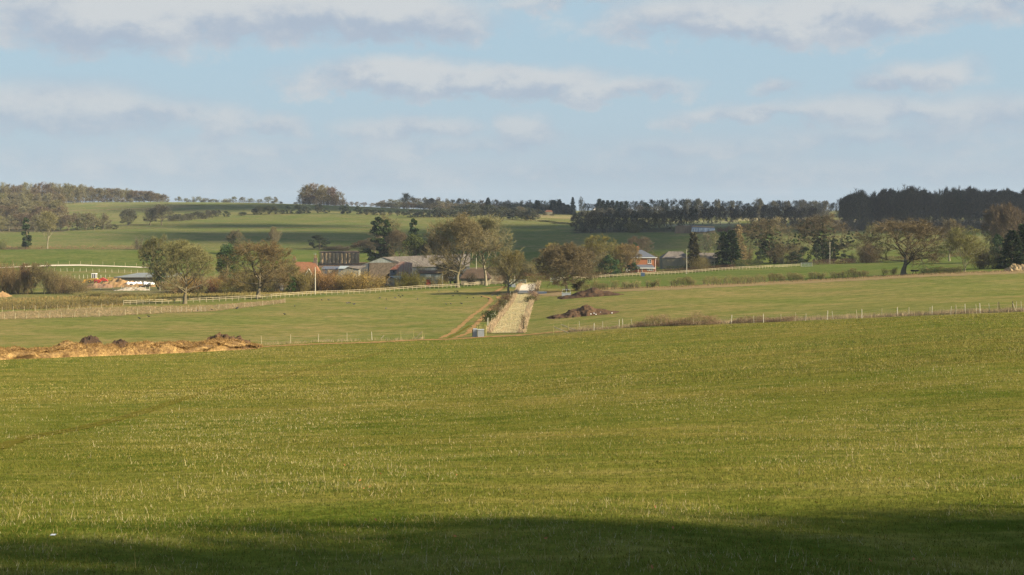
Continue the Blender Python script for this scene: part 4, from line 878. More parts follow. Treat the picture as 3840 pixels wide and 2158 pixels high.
def slab(mb, pts, th=0.12):
    """thick sheet from a polygon"""
    P = [np.array(p, float) for p in pts]; n = nrm(np.cross(P[1]-P[0], P[2]-P[0])); n = n if n[2] >= 0 else -n
    k = len(mb.v); m = len(P); mb.v += [tuple(p) for p in P]+[tuple(p-n*th) for p in P]
    mb.face([k+i for i in range(m)]); mb.face([k+m+i for i in range(m)][::-1])
    for i in range(m): j = (i+1) % m; mb.face((k+i, k+j, k+m+j, k+m+i))
def prism(mb, poly_xz, y0, y1):
    k = len(mb.v); m = len(poly_xz); mb.v += [(x, y0, z) for x, z in poly_xz]+[(x, y1, z) for x, z in poly_xz]
    mb.face([k+i for i in range(m)]); mb.face([k+m+i for i in range(m)][::-1])
    for i in range(m): j = (i+1) % m; mb.face((k+i, k+j, k+m+j, k+m+i))
def window(root, x0, x1, z0, z1, y=-0.03, cols=2, rows=2, sill=True):
    mb = MB(); t = 0.09
    for a, b, c, d in ((x0,x1,z0,z0+t),(x0,x1,z1-t,z1),(x0,x0+t,z0+t,z1-t),(x1-t,x1,z0+t,z1-t)): mb.box(a, b, y-.04, y+.02, c, d)
    for i in range(1, cols): xm = x0+(x1-x0)*i/cols; mb.box(xm-.045, xm+.045, y-.035, y+.015, z0+t, z1-t)
    for i in range(1, rows): zm = z0+(z1-z0)*i/rows; mb.box(x0+t, x1-t, y-.03, y+.01, zm-.02, zm+.02)
    if sill: mb.box(x0-.08, x1+.08, y-.12, y+.02, z0-.1, z0-.001)
    w = mb.build('window', M_WHITEP, root)
    mb = MB(); mb.box(x0+t*.6, x1-t*.6, y+.021, y+.028, z0+t*.6, z1-t*.6); mb.build('pane', M_GLASS, w)

# brick house
h = B('brick_house', 2410, 512, 'orange brick house with slate hipped roof and white windows behind the rail fence', 'house')
xl, xr, ze, zg = h.X(2356), h.X(2460), h.Z(968), -0.4; zr = h.Z(939)
mb = MB(); mb.box(xl, xr, 0, 7.5, zg, ze); mb.build('wall', M_BRICK, h.root)
mb = MB(); a, c = xl-.35, xr+.35; e1, e2 = -.35, 7.85; r1, r2 = h.X(2372), h.X(2411)
slab(mb, [(a,e1,ze+.18),(c,e1,ze+.18),(r2,3.75,zr),(r1,3.75,zr)]); slab(mb, [(c,e1,ze+.18),(c,e2,ze+.18),(r2,3.75,zr)]); slab(mb, [(c,e2,ze+.18),(a,e2,ze+.18),(r1,3.75,zr),(r2,3.75,zr)]); slab(mb, [(a,e2,ze+.18),(a,e1,ze+.18),(r1,3.75,zr)])
rf = mb.build('roof', M_SLATE, h.root)
mb = MB(); mb.box(h.X(2391), h.X(2398), 3.4, 4.1, zr-1.2, h.Z(927)); mb.box(h.X(2391)-.06, h.X(2398)+.06, 3.34, 4.16, h.Z(927), h.Z(925)); mb.build('chimney', M_BRICK, rf)
mb = MB(); mb.box(a, c, e1-.06, e1-.003, ze-.02, ze+.2); mb.box(c+.003, c+.05, e1, e2, ze-.02, ze+.2); mb.build('gutter', M_WHITEP, h.root)
window(h.root, h.X(2429), h.X(2442.5), h.Z(988.5), h.Z(973.5)); window(h.root, h.X(2372), h.X(2384), h.Z(988.5), h.Z(973.5))
mb = MB(); mb.tube([(h.X(2457.5),-.1,0),(h.X(2457.5),-.1,ze)], .06, 6); mb.build('drainpipe', M_WHITEP, h.root)
# lean-to front
y0 = -2.2; xa, xb = h.X(2388), h.X(2452)
mb = MB(); mb.box(xa, xb, y0, -.003, zg, h.Z(1005)); mb.build('porch_wall', M_BRICK, h.root)
mb = MB(); slab(mb, [(xa-.3,y0-.3,h.Z(1004)),(xb+.3,y0-.3,h.Z(1004)),(xb-.8,-.01,h.Z(993)),(xa-.3,-.01,h.Z(993))]); mb.build('porch_roof', M_SLATE, h.root)
mb = MB(); mb.box(xa-.3, xb+.3, y0-.37, y0-.303, h.Z(1006.5), h.Z(1004)); mb.build('fascia', M_WHITEP, h.root)
for q in (2424.5, 2433, 2441.5): window(h.root, h.X(q), h.X(q+8), h.Z(1015.5), h.Z(1006.6), y=y0-.03, cols=2, rows=1, sill=False)
for q in (2390.5, 2405): mb = MB(); mb.box(h.X(q), h.X(q+1.6), y0-.06, y0-.003, zg, h.Z(1007)); mb.build('porch_post', M_WHITEP, h.root)
mb = MB(); mb.box(h.X(2401), h.X(2405), y0-.05, y0-.003, 0, h.Z(1008)); mb.build('door', M_DARKP, h.root)
mb = MB(); mb.box(h.X(2381), h.X(2388)-.003, y0+.3, y0+1.2, zg, h.Z(1007)); mb.build('side_door', M_RED, h.root)
mb = MB(); mb.box(h.X(2349), h.X(2362), y0, -.003, zg, h.Z(1006)); w_ = mb.build('bay', M_WHITEP, h.root); mb = MB(); mb.box(h.X(2350.5), h.X(2355.5), y0-.02, y0-.004, h.Z(1015), h.Z(1007.5)); mb.build('pane', M_GLASS, w_)

def barn(name, u0, d, ul, ur, veave, vridge, depth, wallm, roofm, label, hip=0.0, rz=0, corrug=True, base=-0.5, over=0.3, cat='barn', vbase=None):
    b = B(name, u0, d, label, cat, rz); xl, xr, ze, zr = b.X(ul), b.X(ur), b.Z(veave), b.Z(vridge)
    mb = MB()
    if hip: mb.box(xl, xr, 0, depth, base, ze)
    else:
        for x in (xl, xr-.2): 
            k = len(mb.v); mb.v += [(x,0,base),(x,depth,base),(x,depth,ze),(x,depth/2,zr-.15),(x,0,ze),(x+.2,0,base),(x+.2,depth,base),(x+.2,depth,ze),(x+.2,depth/2,zr-.15),(x+.2,0,ze)]
            mb.face([k+i for i in range(5)]); mb.face([k+5+i for i in range(5)][::-1])
            for i in range(5): j = (i+1) % 5; mb.face((k+i, k+j, k+5+j, k+5+i))
        mb.box(xl+.2, xr-.2, 0, .2, base, ze-.02); mb.box(xl+.2, xr-.2, depth-.2, depth, base, ze-.02)
    mb.build('wall', wallm, b.root)
    mb = MB(); s = hip*b.k*0+hip
    A, Bq, Cq, Dq = (xl-over,-over,ze), (xr+over,-over,ze), (xr+over-s,depth/2,zr), (xl-over+s,depth/2,zr); E, G = (xl-over,depth+over,ze), (xr+over,depth+over,ze)
    if corrug: n = max(10, int((xr-xl)/0.5)); corr(mb, A, Bq, Cq, Dq, n); corr(mb, G, E, Dq, Cq, n)
    else: slab(mb, [A, Bq, Cq, Dq]); slab(mb, [G, E, Dq, Cq])
    if hip: slab(mb, [Bq, G, Cq], .1); slab(mb, [E, A, Dq], .1)
    else: slab(mb, [(xl-over,-over,ze-.02),(xr+over,-over,ze-.02),(xr+over,-over+.1,ze+.02),(xl-over,-over+.1,ze+.02)], .1)
    r = mb.build('roof', roofm, b.root)
    b.roof = r; b.q = (xl, xr, ze, zr, depth); return b
b = barn('grey_barn', 2535, 535, 2483, 2592, 969, 945, 9, M_CONC, M_ASB, 'grey barn with hipped sheet roof right of the brick house', hip=3.5)
b = barn('cream_outbuilding', 2668, 535, 2598, 2692, 971, 950, 8, M_CREAM, M_ASB, 'cream walled outbuilding behind the birch and dark conifers')
mb = MB(); mb.box(b.X(2648), b.X(2652), -.08, -.003, -.3, b.Z(973)); mb.build('door', M_DARKP, b.root)
# big farm barn: gable facing the camera on its left end
b = B('farm_barn', 1432, 470, 'large farm barn with pale gable and long grey sheet roof', 'barn'); rr_ = b.root
gx0, gx1, gp_ = b.X(1343), b.X(1500), b.X(1432); zr = b.Z(965)
mb = MB(); prism(mb, [(b.X(1385),-.6),(b.X(1503),-.6),(b.X(1503),b.Z(985)),(b.X(1385),b.Z(986))], -.15, .2); mb.build('stone_wall', M_STONE, rr_)
mb = MB(); prism(mb, [(gx0,b.Z(1001)),(b.X(1385),b.Z(986.2)),(b.X(1503),b.Z(985.2)),(b.X(1476),b.Z(980)),(gp_,zr-.05),(b.X(1392),b.Z(980))], -.05, .15); mb.build('gable_cladding', M_CLAD, rr_)
mb = MB(); prism(mb, [(gx0,-.6),(b.X(1384.8),-.6),(b.X(1384.8),b.Z(987)),(gx0,b.Z(1001.5))], 0, .15); mb.build('side_wall', M_DGREY, rr_)
L_ = b.X(1760); yb = 9.0; ex = b.X(1560)
# the main roof runs away to the right and back; near slope drops towards the camera
mb = MB(); P1 = np.array((gp_, -.2, zr)); P2 = np.array((L_, 14.0, b.Z(966)+0.9)); P3 = np.array((L_, 3.0, b.Z(1001))); P4 = np.array((b.X(1530), -.25, b.Z(1003))); P0 = np.array((b.X(1500), -.22, b.Z(984)))
corr(mb, P4, P3, P2, P1+np.array((.0,0,0)), 46, .07); slab(mb, [tuple(P1), tuple(P0), tuple(P4)], .1)
rf = mb.build('roof', M_ASB, rr_)
for t in np.linspace(0.06, 0.94, 10):
    mb = MB(); q = lambda a, s: P4+(P3-P4)*a+((P1+(P2-P1)*a)-(P4+(P3-P4)*a))*s+np.array((0,-.05,.10))
    mb.poly([q(t,.25), q(t+.012,.25), q(t+.012,.72), q(t,.72)]); mb.build('rooflight', M_TRANS, rf)
mb = MB(); slab(mb, [(gx0-.2,-.3,b.Z(1000.5)),(b.X(1392),-.3,b.Z(979.5)),(gp_,-.3,zr+.05),(gp_,8,zr+.05),(b.X(1392),8,b.Z(979.5)),(gx0-.2,8,b.Z(1000.5))][:3]+[(gp_,8,zr+.05),(b.X(1392),8,b.Z(979.5)),(gx0-.2,8,b.Z(1000.5))], .1); mb.build('roof', M_ASB, rr_)
mb = MB(); mb.v += [tuple(P4+np.array((0,.3,-.1))), tuple(P3+np.array((0,.3,-.1))), (P3[0],P3[1]+.3,-3.0), (P4[0],P4[1]+.3,-.6)]; mb.face((0,1,2,3)); mb.box(b.X(1503), b.X(1531), .1, .4, -.6, b.Z(1001)); mb.build('long_wall', M_DGREY, rr_)
# small barn left
b = B('small_barn', 1303, 460, 'small grey gabled barn left of the large farm barn', 'barn')
mb = MB(); prism(mb, [(b.X(1262),-.6),(b.X(1345),-.6),(b.X(1345),b.Z(1010)),(b.X(1303),b.Z(1002.5)),(b.X(1262),b.Z(1027))], 0, 6); mb.build('wall', paint('grey_boards', (0.30,0.30,0.26), (0.22,0.22,0.19), 0.8, stretch=(4,4,.4)), b.root)
mb = MB(); slab(mb, [(b.X(1259),-.3,b.Z(1028)),(b.X(1303),-.3,b.Z(1002)),(b.X(1303),6.3,b.Z(1002)),(b.X(1259),6.3,b.Z(1028))]); slab(mb, [(b.X(1303),-.25,b.Z(1002)),(b.X(1350),-.25,b.Z(1010)),(b.X(1362),9,b.Z(1000.5)),(b.X(1303),9,b.Z(1000.5))]); mb.build('roof', M_ASB, b.root)
b = B('dark_shed', 1245, 478, 'dark roofed open shed with a cream side below the straw bales', 'shed')
mb = MB(); slab(mb, [(b.X(1205),-.2,b.Z(1010)),(b.X(1268),-.2,b.Z(1010)),(b.X(1268),5,b.Z(1001.5)),(b.X(1205),5,b.Z(1001.5))]); mb.build('roof', M_SLATE, b.root)
mb = MB(); prism(mb, [(b.X(1228),-.5),(b.X(1266),-.5),(b.X(1266),b.Z(1011)),(b.X(1232),b.Z(1011))], 0, .3); mb.build('cream_wall', M_CREAM, b.root)
mb = MB(); mb.box(b.X(1208), b.X(1227.8), 0, .3, -.5, b.Z(1011)); mb.build('dark_wall', M_DGREY, b.root)
b = B('metal_shed', 1290, 474, 'pale blue roofed shed behind the small grey barn', 'shed')
mb = MB(); slab(mb, [(b.X(1268),-.2,b.Z(1008)),(b.X(1345),-.2,b.Z(1008)),(b.X(1345),5,b.Z(1000)),(b.X(1268),5,b.Z(1000))]); mb.build('roof', M_BLUES, b.root)
mb = MB(); mb.box(b.X(1270), b.X(1343), 0, 4.8, -.5, b.Z(1009.5)); mb.build('wall', M_GREYS, b.root)
# grain tower
b = B('grain_tower', 1502, 432, 'tall rusty roofed corrugated tower in front of the farm barn', 'tower')
x0, x1, x2 = b.X(1462), b.X(1487), b.X(1543)
mb = MB(); mb.box(x0, x1, 0, 2.5, b.Z(1036), b.Z(1014)); fr = mb.build('front_wall', M_DGREY, b.root)
mb = MB(); mb.lathe([(0.28,-.03),(0.28,.03)], 12); hole = mb.build('hatch', M_BLACK, fr); hole.rotation_euler = (pi/2, 0, 0); hole.location = ((x0+x1)/2+.2, 0, b.Z(1020))
mb = MB(); mb.box(x0-.1, x1+.1, -.12, 0, b.Z(1014.5), b.Z(1013)); mb.build('lintel', M_BLACK, fr)
mb = MB(); prism(mb, [(x1+.003,-.5),(x2,-.5),(x2,b.Z(989)),(b.X(1522),b.Z(983)),(x1+.003,b.Z(1013))], .05, 3.5); mb.build('side_wall', M_RUSTG, b.root)
mb = MB(); slab(mb, [(x0-.15,-.1,b.Z(1013)),(x1+.1,-.1,b.Z(1013)),(b.X(1523),1.5,b.Z(982.5)),(b.X(1497),1.5,b.Z(983))]); slab(mb, [(b.X(1497),1.52,b.Z(983)),(b.X(1523),1.52,b.Z(982.5)),(x2+.1,3.6,b.Z(989)),(x1,3.6,b.Z(989))]); mb.build('roof', M_RUST, b.root)
mb = MB(); mb.box(x0, x1, .3, 2.5, -.6, b.Z(1036.2)); mb.build('base_wall', M_STONE, b.root)
b = B('lean_to', 1478, 428, 'open lean-to with a pale sheet roof and slanting grey side below the tower', 'shed')
mb = MB(); slab(mb, [(b.X(1460),-1.5,b.Z(1035)),(b.X(1490),-1.5,b.Z(1047)),(b.X(1517),-1.2,b.Z(1047)),(b.X(1517),0,b.Z(1035))]); mb.build('roof', M_BLUES, b.root)
mb = MB(); slab(mb, [(b.X(1441),-1.4,-.4),(b.X(1441),-1.4,b.Z(1064)),(b.X(1461),-1.4,b.Z(1040)),(b.X(1461),-1.4,b.Z(1070))], .1); mb.build('grey_panel', M_BLUES, b.root)
mb = MB(); mb.box(b.X(1461.5), b.X(1480), -.9, -.7, -.3, b.Z(1044)); mb.build('board_wall', M_CREAM, b.root)
mb = MB(); mb.tube([(b.X(1461.2),-1.6,-.3),(b.X(1461.2),-1.6,b.Z(1036))], .07, 6); mb.build('post', M_POST, b.root)
mb = MB(); slab(mb, [(b.X(1441),-.2,b.Z(1038)),(b.X(1461),-.2,b.Z(1024)),(b.X(1461),-.2,b.Z(1038)),(b.X(1447),-.2,b.Z(1052))], .1); mb.box(b.X(1421), b.X(1441), 0, 2, -.5, b.Z(1066)); mb.build('shade_sheet', M_BLACK, b.root)  # black slab and box stand in for the deep shade by the lean-to
b = barn('tin_shed', 1618, 430, 1573, 1658, 1026, 1016, 5, M_BLUES, M_DKROOF, 'pale tin shed with a red door behind the rail fence', corrug=False)
mb = MB(); mb.box(b.X(1596), b.X(1615.5), -.1, -.003, -.3, b.Z(1049)); mb.build('door', M_RED, b.root)
mb = MB(); mb.box(b.X(1596), b.X(1615.5), -.08, -.003, b.Z(1040), b.Z(1030)); mb.build('upper_panel', M_WHITEP, b.root)
b = barn('stone_shed', 1780, 436, 1728, 1838, 1045, 1012, 8, M_CREAM, M_DKROOF, 'long low stone shed with a dark tiled roof behind the tall bare trees', corrug=False, hip=2.5, over=.5)
for q in (1760, 1800): mb = MB(); mb.box(b.X(q), b.X(q+9), -.08, -.003, -.3, b.Z(1050)); mb.build('door', M_DARKP, b.root)
b = B('cream_wall', 1868, 440, 'low cream painted wall between the stone shed and the brown hedge', 'wall')
mb = MB(); mb.box(b.X(1834), b.X(1902), 0, .35, -.5, b.Z(1036)); mb.box(b.X(1834)-.05, b.X(1902)+.05, -.05, .4, b.Z(1036), b.Z(1034.5)); wobj = mb.build('masonry', M_CREAM, b.root)
# cottage with orange roof
b = B('tiled_cottage', 1145, 430, 'old cottage with orange tiled roof and tall chimney behind the bushes', 'house')
xl, xr = b.X(1095), b.X(1196); mb = MB(); mb.box(xl, xr, 0, 7, -.5, b.Z(1036)); mb.build('wall', M_CREAM, b.root)
mb = MB(); slab(mb, [(xl-.3,-.3,b.Z(1037)),(xr+.4,-.3,b.Z(1037)),(b.X(1176),3.5,b.Z(985)),(b.X(1098),3.5,b.Z(984))]); slab(mb, [(xr+.4,-.3,b.Z(1037)),(xr+.4,7.3,b.Z(1037)),(b.X(1176),3.5,b.Z(985))]); slab(mb, [(xl-.3,7.3,b.Z(1037)),(xl-.3,-.3,b.Z(1037)),(b.X(1098),3.5,b.Z(984))]); slab(mb, [(xr+.4,7.3,b.Z(1037)),(xl-.3,7.3,b.Z(1037)),(b.X(1098),3.5,b.Z(984)),(b.X(1176),3.5,b.Z(985))]); rf = mb.build('roof', M_TILE, b.root)
for (ua, ub, vt, vp) in ((1170,1184,972,960),(1091,1103,973,964)):
    mb = MB(); mb.box(b.X(ua), b.X(ub), 3.2, 4.1, b.Z(1000), b.Z(vt)); mb.box(b.X(ua)-.06, b.X(ub)+.06, 3.14, 4.16, b.Z(vt), b.Z(vt-1.5)); ch = mb.build('chimney', M_STONE, rf)
    for q in (.3, .7):
        xm = b.X(ua+(ub-ua)*q); mb = MB(); mb.lathe([(.16,b.Z(vt-1.5)),(.13,b.Z(vt-4)),(.12,b.Z(vp)),(.15,b.Z(vp-1))], 8, cx=xm, cy=3.6); mb.build('chimney_pot', M_TILE, rf)
mb = MB(); xm = b.X(1176); mb.tube([(xm,3.6,b.Z(972)),(xm,3.6,b.Z(952))], .03, 4); mb.tube([(xm-.6,3.6,b.Z(955)),(xm+.6,3.6,b.Z(955))], .03, 4)
for q in range(-3, 4): mb.tube([(xm+q*.18,3.45,b.Z(955)),(xm+q*.18,3.75,b.Z(955))], .02, 3)
mb.build('aerial', M_GALV, b.root)
mb = MB(); g0, g1, g2 = b.X(1146), b.X(1160), b.X(1172); zt = b.Z(1008); zb_ = b.Z(1032)
for a_, c_2 in (((g0,zb_),(g1,zt)),((g1,zt),(g2,zb_+.3))): mb.tube([(a_[0],-1.2,a_[1]),(c_2[0],-1.2,c_2[1])], .09, 4)
mb.build('bargeboard', M_WHITEP, b.root)
mb = MB(); prism(mb, [(g0+.1,-.4),(g2-.1,-.4),(g2-.1,zb_),(g1,zt-.15),(g0+.1,zb_)], -1.1, 1.0); mb.build('dormer', M_CREAM, b.root)
b = B('white_summerhouse', 1046, 403, 'small white framed shelter among the bushes behind the rail fence', 'shelter')
mb = MB(); mb.box(b.X(1032), b.X(1060), 0, 1.8, b.Z(1067), b.Z(1064)); mb.build('roof', M_WHITEP, b.root)
mb = MB(); mb.box(b.X(1033), b.X(1044), 0, .1, b.Z(1077), b.Z(1067.2)); mb.box(b.X(1048), b.X(1058), 0, .1, b.Z(1076), b.Z(1067.2)); mb.build('panel', M_WHITEP, b.root)
mb = MB(); mb.box(b.X(1032.5), b.X(1059.5), .5, 1.7, -.4, b.Z(1067.2)); mb.build('back_wall', M_DGREY, b.root)
for q in (1033, 1054, 1059): mb = MB(); mb.tube([(b.X(q),-.05,-.2),(b.X(q),-.05,b.Z(1067))], .06, 5); mb.build('post', M_WHITEP, b.root)
# bale barn
DBL = dist(1272, 989)
b = B('bale_barn', 1272, DBL, 'open sided bale barn with a long dark sagging roof', 'barn')
mb = MB(); slab(mb, [(b.X(1195),-1.0,b.Z(947)),(b.X(1342),-1.0,b.Z(948)),(b.X(1338),5,b.Z(943)),(b.X(1199),5,b.Z(944))], .25); slab(mb, [(b.X(1199),5,b.Z(944)),(b.X(1338),5,b.Z(943)),(b.X(1342),8,b.Z(950)),(b.X(1195),8,b.Z(950))], .2); mb.build('roof', M_DKROOF, b.root)
for q in (1197, 1340):
    for yy_ in (0, 7.4): mb = MB(); mb.box(b.X(q)-.12, b.X(q)+.12, yy_, yy_+.24, -.3, b.Z(951)); mb.build('post', M_DARKP, b.root)
mb = MB(); mb.box(b.X(1197), b.X(1340), 7.7, 7.8, -.3, b.Z(951)); mb.build('back_wall', M_DGREY, b.root)
M_BALE = paint('straw_bale', (0.50,0.38,0.22), (0.38,0.28,0.16), 1.2, stretch=(1,1,3))
bm_ = MB(); R = 7.2*b.k; Hb = (b.Z(949.5)-0.02)/3-0.01; bm_.lathe([(R*.85,0),(R*.97,.06),(R,.2),(R*1.01,Hb/2),(R,Hb-.2),(R*.97,Hb-.06),(R*.85,Hb)], 20)
bale0 = None; ords = ['first','second','third','fourth','fifth','sixth','seventh','eighth','ninth','tenth']
zf = b.z
for i in range(10):
    u = 1208+14.6*i; x = (u-CU)/F*DBL
    for j in range(3):
        lab = '%s round straw bale in the %s stack from the left of the bale barn' % (('bottom','middle','top')[j], ords[i])
        if bale0 is None: bale0 = bm_.build('round_bale', M_BALE, smooth=True, label=lab, cat='straw bale', group='round straw bales under the barn roof'); o = bale0
        else: o = bale0.copy(); COL.objects.link(o); o['label'] = lab
        o.location = (x+rnd.uniform(-.04,.04), DBL-0.2+rnd.uniform(-.1,.1), zf+.02+j*(Hb+.01)); o.rotation_euler = (0, 0, rnd.uniform(0, 6))
# low concrete building, yard
b = B('concrete_building', 540, 476, 'long low concrete building with a grey sloping roof in the yard', 'building')
mb = MB(); mb.box(b.X(425), b.X(652), 0, 12, -.4, b.Z(1041.5)); mb.build('wall', M_CONC, b.root)
mb = MB(); corr(mb, (b.X(424),-.4,b.Z(1041)), (b.X(655),-.4,b.Z(1041)), (b.X(655),13,b.Z(1030.5)), (b.X(480),13,b.Z(1030.5)), 80, .05); mb.build('roof', M_GREYS, b.root)
mb = MB(); mb.box(b.X(424), b.X(655), -.55, -.42, b.Z(1043), b.Z(1040.6)); mb.build('gutter', M_DARKP, b.root)
M_BAG = paint('white_bag', (0.84,0.84,0.83), (0.70,0.72,0.74), 1.5, rough=0.5, spec=.3, bmp=.5)
bag = MB(); nb = 14
rr2 = []
for (r, z) in ((.35,0),(.52,.08),(.56,.35),(.53,.65),(.42,.85),(.18,.95),(.1,1.05)):
    rr2.append([bag.vert((r*(1+.1*sin(3*t*2*pi/nb+z*5))*cos(2*pi*t/nb), r*(1+.08*sin(4*t*2*pi/nb+z*3))*sin(2*pi*t/nb), z)) for t in range(nb)])
for i in range(len(rr2)-1):
    for t in range(nb): bag.face((rr2[i][t], rr2[i][(t+1)%nb], rr2[i+1][(t+1)%nb], rr2[i+1][t]))
bag.face(rr2[0][::-1]); bag.face(rr2[-1]); bag0 = None
for k, (us, lab) in enumerate((((482,490,499,508,517,525), 'white sack of the long row in front of the concrete building'), ((541,549,557,565,572), 'white sack of the shorter row nearer the bare tree'))):
    for i, u in enumerate(us):
        if bag0 is None: bag0 = bag.build('bulk_sack', M_BAG, smooth=True, label=lab, cat='sack', group='white sacks, long row'); o = bag0
        else: o = bag0.copy(); COL.objects.link(o); o['label'] = lab; o['group'] = ('white sacks, long row', 'white sacks, short row')[k]
        o.location = gu(u+rnd.uniform(-2,2), 449-3*k+rnd.uniform(-.8,.8)); o.location.z += .75+.3*k*0; o.rotation_euler = (0, 0, rnd.uniform(0, 6)); o.scale = (1.1, 1.1, rnd.uniform(.85, 1.2))
heap('soil_bank', 528, 448, 130, 5, 1.0, M_SANDM, 'low earth bank carrying the two rows of white sacks', 'earth bank', 31, rough=0.1, nx=40, ny=12)
# machinery
M_YEL = paint('yellow_paint', (0.62,0.36,0.04), (0.50,0.28,0.05), 1.5, rough=.45, spec=.4); M_REDM = paint('red_machine_paint', (0.55,0.07,0.04), (0.42,0.07,0.05), 1.5, rough=.45, spec=.4); M_TYRE = paint('tyre', (0.03,0.03,0.03), (0.05,0.045,0.04), 3); M_GRNP = paint('green_machine_paint', (0.03,0.10,0.09), (0.05,0.12,0.11), 2, rough=.5)
def wheel(root, x, y, r, w):
    mb = MB(); mb.lathe([(r*.55,-w/2),(r*.9,-w/2),(r,-w/3),(r,w/3),(r*.9,w/2),(r*.55,w/2)], 18); t = MB(); o = bpy.data.objects.new('wheel', None)
    o = mb.build('wheel', M_TYRE, root); o.rotation_euler = (pi/2, 0, 0); o.location = (x, y, r)
    mb = MB(); mb.lathe([(r*.2,-w/2-.02),(r*.56,-w/2+.01),(r*.56,w/2-.01),(r*.2,w/2+.02)], 14); mb.build('rim', M_YEL, o)
x, y, z = gu(352, 462); root = thing('wheeled_loader', (x, y, z+.9), 'yellow wheeled loader with a white cab parked in the yard', 'loader')
mb = MB(); prism(mb, [(-1.6,.7),(1.3,.7),(1.5,1.2),(1.3,1.75),(-.2,1.75),(-1.6,1.5)], -.7, .7); mb.build('body', M_YEL, root)
cabm = MB()
for sx in (-.55, .85):
    for sy in (-.65, .65): cabm.box(sx-.07, sx+.07, sy-.07, sy+.07, 1.76, 3.3)
cabm.box(-.7, 1.0, -.8, .8, 3.3, 3.5); cabm.box(.1, .22, -.7, -.6, 1.76, 3.3); cab = cabm.build('cab', M_WHITEP, root); mb = MB(); mb.box(-.48, .78, -.6, .6, 1.8, 3.28); mb.build('cab_glass', M_GLASS, cab)
for wx, r in ((-1.2,.6),(1.0,.75)):
    for wy in (-.85,.85): wheel(root, wx, wy, r, .42)
mb = MB(); mb.tube([(-.8,-.5,1.5),(-2.3,-.5,1.3),(-3.2,-.5,.5)], .13, 6); mb.tube([(-.8,.5,1.5),(-2.3,.5,1.3),(-3.2,.5,.5)], .13, 6); mb.build('lift_arm', M_YEL, root)
mb = MB(); prism(mb, [(-4.4,.1),(-3.1,.1),(-3.0,1.3),(-3.3,1.2),(-3.5,.5)], -1.1, 1.1); mb.build('bucket', M_YEL, root)
x, y, z = gu(378, 458); root = thing('hay_rake', (x, y, z+.9), 'red farm implement between the loader and the green machine', 'farm implement')
mb = MB(); prism(mb, [(-2.4,.3),(-.6,.2),(.2,.9),(-.5,1.5),(-2.0,1.5)], -.6, .6); prism(mb, [(-.3,1.2),(2.3,.5),(2.2,1.3),(.6,2.1),(-.2,1.9)], .2, 1.2); mb.build('body', M_REDM, root); wheel(root, -1.4, -.8, .5, .25); wheel(root, 1.0, -.2, .45, .25)
x, y, z = gu(405, 454); root = thing('seed_drill', (x, y, z+.7), 'small dark green machine right of the red implement', 'farm implement')
mb = MB(); prism(mb, [(-1.2,.3),(.9,.35),(1.1,1.0),(-1.0,1.2)], -.5, .5); mb.build('body', M_GRNP, root); mb = MB(); mb.tube([(.4,-.6,1.0),(1.9,-.6,.95)], .12, 6); mb.build('white_bar', M_WHITEP, root); wheel(root, -.5, -.6, .35, .2)
x, y, z = gu(414, 462); root = thing('implement_frame', (x, y, z+.9), 'yellow farm implement against the end of the concrete building', 'farm implement')
mb = MB(); 
for q in (-.9, -.3, .4, 1.0): mb.tube([(q,0,.2),(q+.2,0,1.9)], .1, 5)
mb.tube([(-1.1,0,1.0),(1.2,0,1.2)], .16, 6); mb.tube([(-1.0,0,1.8),(1.2,0,1.8)], .12, 6); mb.build('frame', M_YEL, root); wheel(root, 0, -.4, .4, .2)
# parked blue van behind the cottage ridge
x, y, z = gu(1157, 560); root = thing('parked_van', (x, y, z+1.2), 'dark blue van parked behind the ridge of the orange tiled roof', 'van')
mb = MB(); prism(mb, [(-2.2,.35),(2.3,.35),(2.35,1.1),(1.7,1.25),(1.1,2.0),(-2.1,2.05),(-2.25,1.6)], -.9, .9); mb.build('body', M_BLUE, root)
mb = MB(); prism(mb, [(-1.9,1.35),(1.3,1.35),(1.0,1.85),(-1.9,1.85)], -.93, -.903); mb.build('side_window', M_GLASS, root)
for wx in (-1.4,1.5):
    for wy in (-.8,.8): wheel(root, wx, wy, .35, .22)
# tarpaulined stack on the far field edge
b = B('covered_stack', 2605, 848, 'straw stack under a blue and white plastic sheet at the wood edge', 'straw stack')
mb = MB(); prism(mb, [(b.X(2595),-.3),(b.X(2685),-.3),(b.X(2678),b.Z(849)),(b.X(2596),b.Z(846.5))], 0, 9); mb.build('straw', M_BALE, b.root)
mb = MB(); slab(mb, [(b.X(2594),-.15,b.Z(854)),(b.X(2682),-.15,b.Z(857)),(b.X(2674),.6,b.Z(848)),(b.X(2596),.6,b.Z(845.5))], .08); mb.build('blue_sheet', paint('blue_plastic', (0.03,0.055,0.17), (0.04,0.07,0.2), 1, rough=.5, spec=.4), b.root)
mb = MB(); r = random.Random(3); n = 26; top = []; bot = []
for i in range(n+1):
    t = i/n; u = 2594+t*86; top.append(mb.vert((b.X(u), -.25-.25*r.random(), b.Z(853.6+3*t)))); bot.append(mb.vert((b.X(u-3*(1-t)), -.5-1.1*r.random(), b.Z(870-6*max(0,t-.6)/.4))))
for i in range(n): mb.face((bot[i], bot[i+1], top[i+1], top[i]))
mb.build('white_sheet', paint('pale_plastic', (0.55,0.58,0.58), (0.25,0.28,0.32), .35, rough=.35, spec=.5, fine=3), b.root)
b = B('bale_stack', 2560, 850, 'wall of old straw bales left of the plastic covered stack', 'straw stack')
mb = MB(); prism(mb, [(b.X(2533),-.4),(b.X(2592),-.4),(b.X(2592),b.Z(846)),(b.X(2536),b.Z(848))], 0, 6); mb.build('straw', paint('old_straw', (0.30,0.22,0.14), (0.22,0.15,0.10), .5, stretch=(2,2,.5)), b.root)
